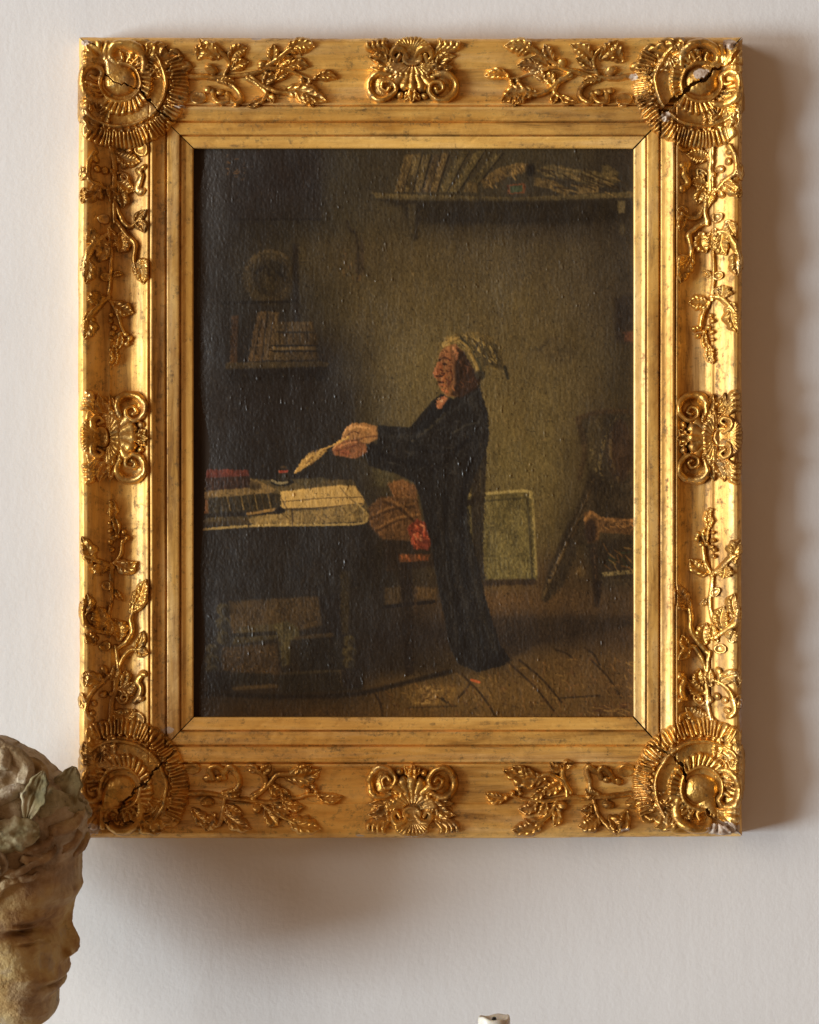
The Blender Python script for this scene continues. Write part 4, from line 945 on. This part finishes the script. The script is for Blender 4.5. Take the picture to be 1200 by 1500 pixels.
BH = 255.0                                    # mid plane of the head, units off the wall
BK = (DIST + PLANE - BH) / DIST               # true size of a thing that stands nearer than the frame
def BX(x): return CXU + (x - CXU) * BK
def BY(y): return CYU + (y - CYU) * BK
def B3(x, y, d): return W3(BX(x), BY(y), BH + d * BK)
bust = empty('stone_head', (float((BX(-80) - CXU) * S), -BH * S, shelf_z))
tag(bust, 'weathered terracotta head in profile, wreathed with ivy leaves', 'sculpture')
BO = np.array(bust.location)
YB = CYU + (SHELF_Y - CYU) / BK                 # the foot of the neck block stands on the shelf

FRONT = np.array([(1076, -18), (1079, 10), (1085, 22), (1092, 32), (1099, 46), (1105, 58), (1113, 67), (1121, 76), (1135, 92), (1150, 106), (1168, 120), (1185, 127), (1205, 128), (1225, 126), (1240, 122), (1252, 118.5),
                  (1270, 118), (1288, 117.5), (1297, 119.5), (1304, 117), (1312, 111), (1324, 104), (1336, 101), (1350, 99), (1370, 97), (1390, 96), (1402, 97), (1408, 98), (1415, 99.5), (1423, 98.5), (1428, 95), (1431, 92.5),
                  (1435, 93.5), (1441, 92), (1448, 87.5), (1455, 84), (1464, 82), (1473, 81), (1481, 78.5), (1487, 75), (1492, 69), (1495.5, 60), (1498, 46), (1500, 28), (1504, 8), (1510, -12), (1516, -22)], float)
NOSE = np.array([(1304, 0), (1314, 2), (1324, 5), (1336, 8.5), (1350, 13), (1360, 16.5), (1370, 19.5), (1380, 21), (1387, 21), (1393, 17.5), (1398, 11), (1402, 4), (1406, .5), (1410, 0)], float)
BACKX = np.array([(1076, -60), (1082, -110), (1095, -160), (1120, -205), (1170, -236), (1240, -244), (1290, -226), (1340, -180), (1390, -120), (1430, -76), (1465, -46), (1490, -34), (1500, -30), (1510, -28), (1516, -26)], float)
HALF = np.array([(1076, 22), (1082, 52), (1095, 82), (1120, 110), (1170, 138), (1240, 150), (1320, 148), (1380, 138), (1430, 122), (1470, 102), (1492, 84), (1502, 52), (1510, 26), (1516, 4)], float)
SE = .74                                      # how square the head is seen from above
def row_of(y):
    xf = np.interp(y, FRONT[:, 0], FRONT[:, 1]); xb = np.interp(y, BACKX[:, 0], BACKX[:, 1]); hb = np.interp(y, HALF[:, 0], HALF[:, 1])
    return xf, xb, hb
def head_depth(x, y):
    xf, xb, hb = row_of(y); a = (xf - xb) / 2; xc = (xf + xb) / 2
    return hb * np.clip(1 - np.abs((x - xc) / a) ** (2 / SE), 0, 1) ** (SE / 2)
yy = np.unique(np.concatenate([np.linspace(1076, 1100, 16), np.linspace(1100, 1300, 90), np.linspace(1300, 1505, 190), np.linspace(1505, 1516, 10)]))
ph = np.linspace(0, 2 * np.pi, 301)[:-1]
ph = ph - .55 * np.sin(ph) * 1.0                          # more columns round the face
YY, PHI = np.meshgrid(yy, ph, indexing='ij')
xf, xb, hb = row_of(YY); a = (xf - xb) / 2; xc = (xf + xb) / 2
cs, sn = np.cos(PHI), np.sin(PHI)
X = xc + a * np.sign(cs) * np.abs(cs) ** SE; Dp = hb * np.sign(sn) * np.abs(sn) ** SE
nx = np.sign(cs) * np.abs(cs) ** (2 - SE) / a; nd = np.sign(sn) * np.abs(sn) ** (2 - SE) / hb; nl = np.hypot(nx, nd); nx /= nl; nd /= nl
ad = np.abs(Dp)
front = sstep(-.2, .3, np.cos(PHI))
def gb(cx, cy, rx, ry, amp, ang=0.0):
    ca, sa = math.cos(ang), math.sin(ang); dx = X - cx; dy = YY - cy
    return amp * np.exp(-(((dx * ca + dy * sa) / rx) ** 2 + ((-dx * sa + dy * ca) / ry) ** 2)) * front
dis = np.zeros_like(X)
dis += gb(66, 1350, 24, 16, -22)                          # socket
dis += gb(86, 1342, 12, 22, -9)                           # inner corner beside the nose
dis += gb(62, 1355, 13, 7.0, 13)                         # eyeball
dis += gb(57, 1342, 23, 3.0, 13.0, .02) + gb(62, 1349, 19, 2.6, -13, .04) + gb(62, 1362, 15, 2.4, 6.0, -.05) + gb(62, 1366.5, 14, 2.0, -4.0, -.05) + gb(40, 1348, 5, 5, -6)   # lids
dis += gb(60, 1331, 30, 7, 7.0, -.10)                     # brow
dis += gb(40, 1388, 30, 26, 5)                            # cheekbone
dis += gb(77, 1390, 6, 18, -8)                            # fold beside the nose
dis += gb(78, 1432, 8, 6, -4.5) + gb(90, 1422, 12, 4.2, 2.6) + gb(88, 1438, 11, 4.2, 2.4) + gb(88, 1430.5, 12, 1.6, -3.2)
dis += gb(82, 1451, 12, 5, -3.0) + gb(70, 1476, 14, 14, 4)
dis += gb(10, 1470, 40, 16, 4) + gb(30, 1425, 22, 30, -3)
hair = sstep(1292, 1268, YY + (X - 60) * .10) * sstep(118, 84, X - (1250 - YY) * .05) + sstep(1225, 1200, YY)
hair = np.clip(hair, 0, 1)
dis += hair * ((fbm(X / 26, YY / 20, 41, 4) - .5) * 22)
dis += (fbm(X / 16 + Dp / 19, YY / 16, 43, 4) - .5) * 2.2 + (fbm(X / 4 + Dp / 5, YY / 4, 45, 2) - .5) * 1.3
nose = np.interp(YY, NOSE[:, 0], NOSE[:, 1])
sig = np.interp(YY, [1304, 1340, 1375, 1392, 1402], [16, 11, 15, 19, 17])
nosew = np.exp(-(ad / sig) ** 2) * (np.cos(PHI) > 0)
X2 = X + nx * dis + nose * nosew
D2 = Dp + nd * dis
wing = np.exp(-(((YY - 1392) / 8.5) ** 2)) * np.exp(-((ad - 23) / 7.5) ** 2) * (np.cos(PHI) > 0)
X2 += wing * 9
D2 += np.sign(Dp) * wing * 14
hol = np.exp(-(((YY - 1398.5) / 2.6) ** 2)) * np.exp(-((ad - 15) / 6.0) ** 2) * (np.cos(PHI) > 0)
X2 -= hol * 16; D2 -= np.sign(Dp) * hol * 7
age = np.clip(sstep(1330, 1200, YY) * .75 + sstep(20, -90, X) * .5 + sstep(.55, .7, fbm(X / 40, YY / 40, 47, 3)) * .35 + sstep(1440, 1490, YY) * sstep(70, 20, X) * .3, 0, 1)
V = B3(X2, YY, D2).reshape(-1, 3) - BO
q = grid_quads(len(yy), len(ph), wrap=True)
nR, nC = YY.shape
top = B3(np.array([-40.]), np.array([1074.]), np.array([0.])) - BO
bot = B3(np.array([-24.]), np.array([1516.5]), np.array([0.])) - BO
V = np.vstack([V, top, bot]); it = nR * nC; ib = it + 1
k = np.arange(nC); k2 = (k + 1) % nC
tr = np.vstack([np.stack([np.full(nC, it), k, k2], 1), np.stack([np.full(nC, ib), (nR - 1) * nC + k2, (nR - 1) * nC + k], 1)])
q = q[:, ::-1]; tr = tr[:, ::-1]
# the head's columns run from the face round the side that looks to the room: outside is the other hand
hm = make_mesh('head', V, q[:, ::-1], True, {'age': np.concatenate([age.ravel(), [1, 0]])}, tr[:, ::-1])
link('head', hm, M_TERRA, bust)

def tube(name, pts, rad, mat, lift=0.0, flat=.75, age=.5, seed=0):
    """a lock of carved hair lying on the head: (x, y, radius) seen from the side"""
    D = spline(np.array(pts, float), 4); n = len(D); m = 14
    r = np.interp(np.linspace(0, 1, n), np.linspace(0, 1, len(rad)), rad)
    dep = head_depth(D[:, 0], D[:, 1]) + lift
    C = np.stack([D[:, 0], D[:, 1], dep], 1)
    Tg = np.gradient(C, axis=0); Tg /= np.linalg.norm(Tg, axis=1)[:, None]
    out = np.array([0, 0, 1.0]); B = np.cross(Tg, out); B /= np.linalg.norm(B, axis=1)[:, None] + 1e-9; N = np.cross(B, Tg)
    an = np.linspace(0, 2 * np.pi, m, endpoint=False)
    groove = 1 + .16 * np.cos(an * 5 + seed)
    Pt = C[:, None] + r[:, None, None] * groove[None, :, None] * (np.cos(an)[None, :, None] * B[:, None] + flat * np.sin(an)[None, :, None] * N[:, None])
    Pt += ((vnoise(Pt[..., 0] / 6, Pt[..., 1] / 6 + Pt[..., 2] / 7, seed) - .5) * 7)[..., None] * N[:, None]
    v = B3(Pt[..., 0], Pt[..., 1], Pt[..., 2]).reshape(-1, 3)
    c0 = B3(C[:1, 0], C[:1, 1], C[:1, 2]); c1 = B3(C[-1:, 0], C[-1:, 1], C[-1:, 2])
    v = np.vstack([v, c0, c1]) - BO
    i = np.arange(m); i2 = (i + 1) % m
    tri = np.vstack([np.stack([np.full(m, n * m), i, i2], 1), np.stack([np.full(m, n * m + 1), (n - 1) * m + i2, (n - 1) * m + i], 1)])
    me = make_mesh(name, v, grid_quads(n, m, wrap=True), True, {'age': np.full(len(v), age)}, tri)
    return link(name, me, mat, bust)

for k, (pts, rad, lift, ag) in enumerate([
        ([(-40, 1330), (-8, 1310), (12, 1292), (24, 1276), (44, 1268), (62, 1270), (72, 1262)], [12, 12, 10, 9, 8, 6, 3], 0, .35),
        ([(-30, 1300), (-4, 1286), (10, 1272), (22, 1258), (40, 1262), (56, 1256), (70, 1246), (84, 1240)], [9, 9, 8, 7, 7, 6, 5, 3], 3, .45),
        ([(-30, 1276), (-6, 1272), (12, 1262), (20, 1250), (14, 1240)], [8, 8, 7, 6, 4], 5, .7),
        ([(8, 1226), (20, 1238), (24, 1252), (14, 1262)], [9, 11, 10, 6], 7, .75),
        ([(-20, 1230), (-4, 1244), (0, 1260)], [10, 11, 7], 5, .6),
        ([(40, 1222), (58, 1228), (76, 1224), (92, 1214)], [6, 8, 8, 5], 1, .3),
        ([(50, 1240), (66, 1246), (84, 1240), (96, 1228)], [5, 7, 7, 4], 1, .2),
        ([(86, 1206), (104, 1204), (118, 1196), (124, 1182)], [7, 10, 10, 7], -2, .3),
        ([(100, 1236), (112, 1228), (121, 1214)], [6, 9, 8], -6, .2),
        ([(112, 1244), (121, 1236), (126, 1224)], [5, 8, 7], -10, .15),
        ([(-20, 1180), (-6, 1166), (6, 1160), (14, 1172)], [14, 13, 10, 6], 2, .85),
        ([(14, 1160), (30, 1150), (46, 1146), (52, 1156)], [9, 11, 10, 6], 4, .95),
        ([(-30, 1090), (-4, 1088), (14, 1100), (18, 1120)], [14, 15, 13, 9], -4, .8),
        ([(10, 1096), (34, 1106), (48, 1122), (46, 1140)], [12, 14, 13, 8], -4, .7),
        ([(40, 1110), (58, 1116), (70, 1128), (72, 1142)], [8, 11, 10, 7], -4, .35)]):
    tube('hair_lock', pts, rad, M_TERRA, lift, .75, ag, 50 + k)

def ivy(base, tip, wid, lift0, lift1, curl, shape, mat=M_MOSS, seed=0, roll=0.0, thick=4.0):
    """a thick carved leaf: base and tip seen from the side, lifts off the head, edge curl"""
    b = np.array([*base, lift0], float); e = np.array([*tip, lift1], float)
    ax = e - b; L = np.linalg.norm(ax); ax /= L
    out = np.array([0, math.sin(roll), math.cos(roll)]); sd = np.cross(out, ax); sd /= np.linalg.norm(sd); nn = np.cross(ax, sd)
    nu, nv = 34, 25
    u, vv = np.meshgrid(np.linspace(0, 1, nu), np.linspace(-1, 1, nv), indexing='ij')
    w = wid * np.interp(u, np.linspace(0, 1, len(shape)), shape)
    lob = 1 + .07 * np.sin(u * 17 + seed) + .05 * np.sin(u * 31 + seed * 2)
    hgt = curl * vv ** 2 * w / wid * np.sin(np.pi * np.clip(u * .8 + .15, 0, 1)) - 4.0 * np.exp(-(vv / .10) ** 2) * (1 - u)
    hgt = hgt + 3.4 * np.sin(u * np.pi) + (fbm(u * 6, vv * 3, seed + 60, 3) - .5) * 6
    edge_ = np.sqrt(np.clip(1 - np.maximum(np.abs(vv), np.abs(u * 2 - 1)) ** 8, 0, 1))
    def surf(o): return b + ax * (u * L)[..., None] + sd * (vv * w * lob)[..., None] + nn * (hgt + o * thick * edge_)[..., None]
    A_ = surf(1.0); C_ = surf(-1.0)
    f = lambda Pp: B3(Pp[..., 0], Pp[..., 1], Pp[..., 2]).reshape(-1, 3)
    v = np.vstack([f(A_), f(C_)]) - BO
    q1 = grid_quads(nu, nv); q2 = q1[:, ::-1] + nu * nv
    me = make_mesh('ivy_leaf', v, np.vstack([q1, q2]), True, {'age': np.full(len(v), .8)})
    link('ivy_leaf', me, mat, bust)
HEART = [.25, .78, .98, 1.0, .92, .76, .56, .32, .06]
OVALS = [.3, .62, .86, 1.0, 1.0, .92, .78, .55, .15]
hd = lambda x, y: float(head_depth(np.array(float(x)), np.array(float(y))))
ivy((58, 1186), (79, 1119), 17, hd(62, 1180) + 12, hd(62, 1150) + 8, 9, OVALS, seed=1, thick=4.5)
ivy((72, 1172), (128, 1178), 27, hd(70, 1170) + 4, 34, -12, HEART, seed=2, thick=4.5)
ivy((94, 1186), (114, 1119), 22, 58, 40, 10, OVALS, seed=3, thick=5)
ivy((6, 1212), (76, 1200), 25, hd(10, 1212) + 16, hd(70, 1200) + 12, -8, [.45, .8, .98, 1.0, .98, .95, .88, .7, .3], seed=4, thick=5)
ivy((-8, 1158), (10, 1212), 17, hd(0, 1160) + 12, hd(8, 1205) + 20, 7, OVALS, seed=5, thick=4)
ivy((-60, 1190), (-6, 1204), 20, hd(-60, 1190) + 8, hd(-6, 1204) + 14, 7, HEART, seed=6, thick=4)
ivy((110, 1160), (133, 1196), 12, 30, 8, 5, OVALS, seed=7, thick=4)
ivy((4, 1226), (22, 1262), 10, hd(4, 1226) + 18, hd(20, 1255) + 20, -5, OVALS, seed=8, thick=5)

# socle under the neck
sm = empty
def lathe(name, prof_, cx, cy, z0, mat, parent, org, n=48, seed=0):
    an = np.linspace(0, 2 * np.pi, n, endpoint=False)
    rr = np.array([p[0] for p in prof_]); zz = np.array([p[1] for p in prof_])
    Z, A_ = np.meshgrid(zz, an, indexing='ij'); R_ = np.repeat(rr[:, None], n, 1)
    v = np.stack([cx + R_ * np.cos(A_), cy + R_ * np.sin(A_), z0 + Z], -1).reshape(-1, 3) - org
    q_ = grid_quads(len(zz), n, wrap=True)[:, ::-1]
    me = make_mesh(name, v, q_, True)
    return link(name, me, mat, parent)

t = NT('dark_iron'); n = t.noise(t.coords(), 60, 5, .6)
M_IRON = t.set(Base_Color=t.ramp(n, [(.3, (.02, .018, .016)), (.7, (.05, .045, .04))]), Roughness=.5, Metallic=.8)
rx_ = (BX(-80) - CXU) * S; rz_ = (SHELF_Y - BY(1420)) * S
rod = lathe('rod', [(0, .004), (.0045, .004), (.0045, rz_), (0, rz_)], rx_, -BH * S, shelf_z, M_IRON, bust, BO, 20)
base = lathe('base', [(0, 0), (.050, 0), (.052, .002), (.052, .010), (.049, .013), (.012, .015), (.007, .022), (0, .022)], rx_, -BH * S, shelf_z, M_IRON, bust, BO, 48)

# candle: hollowed top, wick
t = NT('candle_wax'); n = t.noise(t.coords(), 60)
M_WAX = t.set(Base_Color=t.ramp(n, [(.3, (.60, .575, .50)), (.7, (.66, .635, .56))]), Roughness=.4)
b_ = M_WAX.node_tree.nodes['Principled BSDF']; b_.inputs['Subsurface Weight'].default_value = .35; b_.inputs['Subsurface Radius'].default_value = (.012, .008, .004); b_.inputs['Subsurface Scale'].default_value = .5
t = NT('burnt_wick'); n = t.noise(t.coords(), 300)
M_WICK = t.set(Base_Color=t.ramp(n, [(.3, (.006, .006, .006)), (.7, (.03, .026, .022))]), Roughness=.8)
CH = 410.0; CK = (DIST + PLANE - CH) / DIST
ccx = (724 - CXU) * CK * S; ccy = -CH * S
rimz = Z0 + (CYU - 1487.5) * CK * S
cr = 23.5 * CK * S
candle = empty('candle', (ccx, ccy, shelf_z))
tag(candle, 'cream wax candle with a burnt black wick', 'candle')
ct = rimz - shelf_z - .0012
body = lathe('wax_body', [(0, 0), (cr * .98, 0), (cr, .002), (cr, ct * .5), (cr, ct - .004), (cr * .985, ct - .0015), (cr * .93, ct), (cr * .84, ct - .0006), (cr * .7, ct - .003), (cr * .45, ct - .0048), (cr * .2, ct - .0055), (0, ct - .0056)], ccx, ccy, shelf_z, M_WAX, candle, np.array([ccx, ccy, shelf_z]))
vv_ = body.data.vertices
for p in vv_:                                             # the rim has melted unevenly
    if p.co.z > ct - .0062:
        an = math.atan2(p.co.y, p.co.x)
        p.co.z += .0010 * math.sin(an * 2 + .6) + .0006 * math.sin(an * 5 + 1)
wk = lathe('wick', [(0, -.012), (.0012, -.012), (.0012, -.0065), (.0017, -.0045), (.0022, -.0024), (.0016, -.0006), (0, 0)], 0, 0, 0, M_WICK, candle, np.array([0, 0, -ct + .0]), n=12)
for p in wk.data.vertices:
    p.co.x += max(0, p.co.z - ct) * -.35
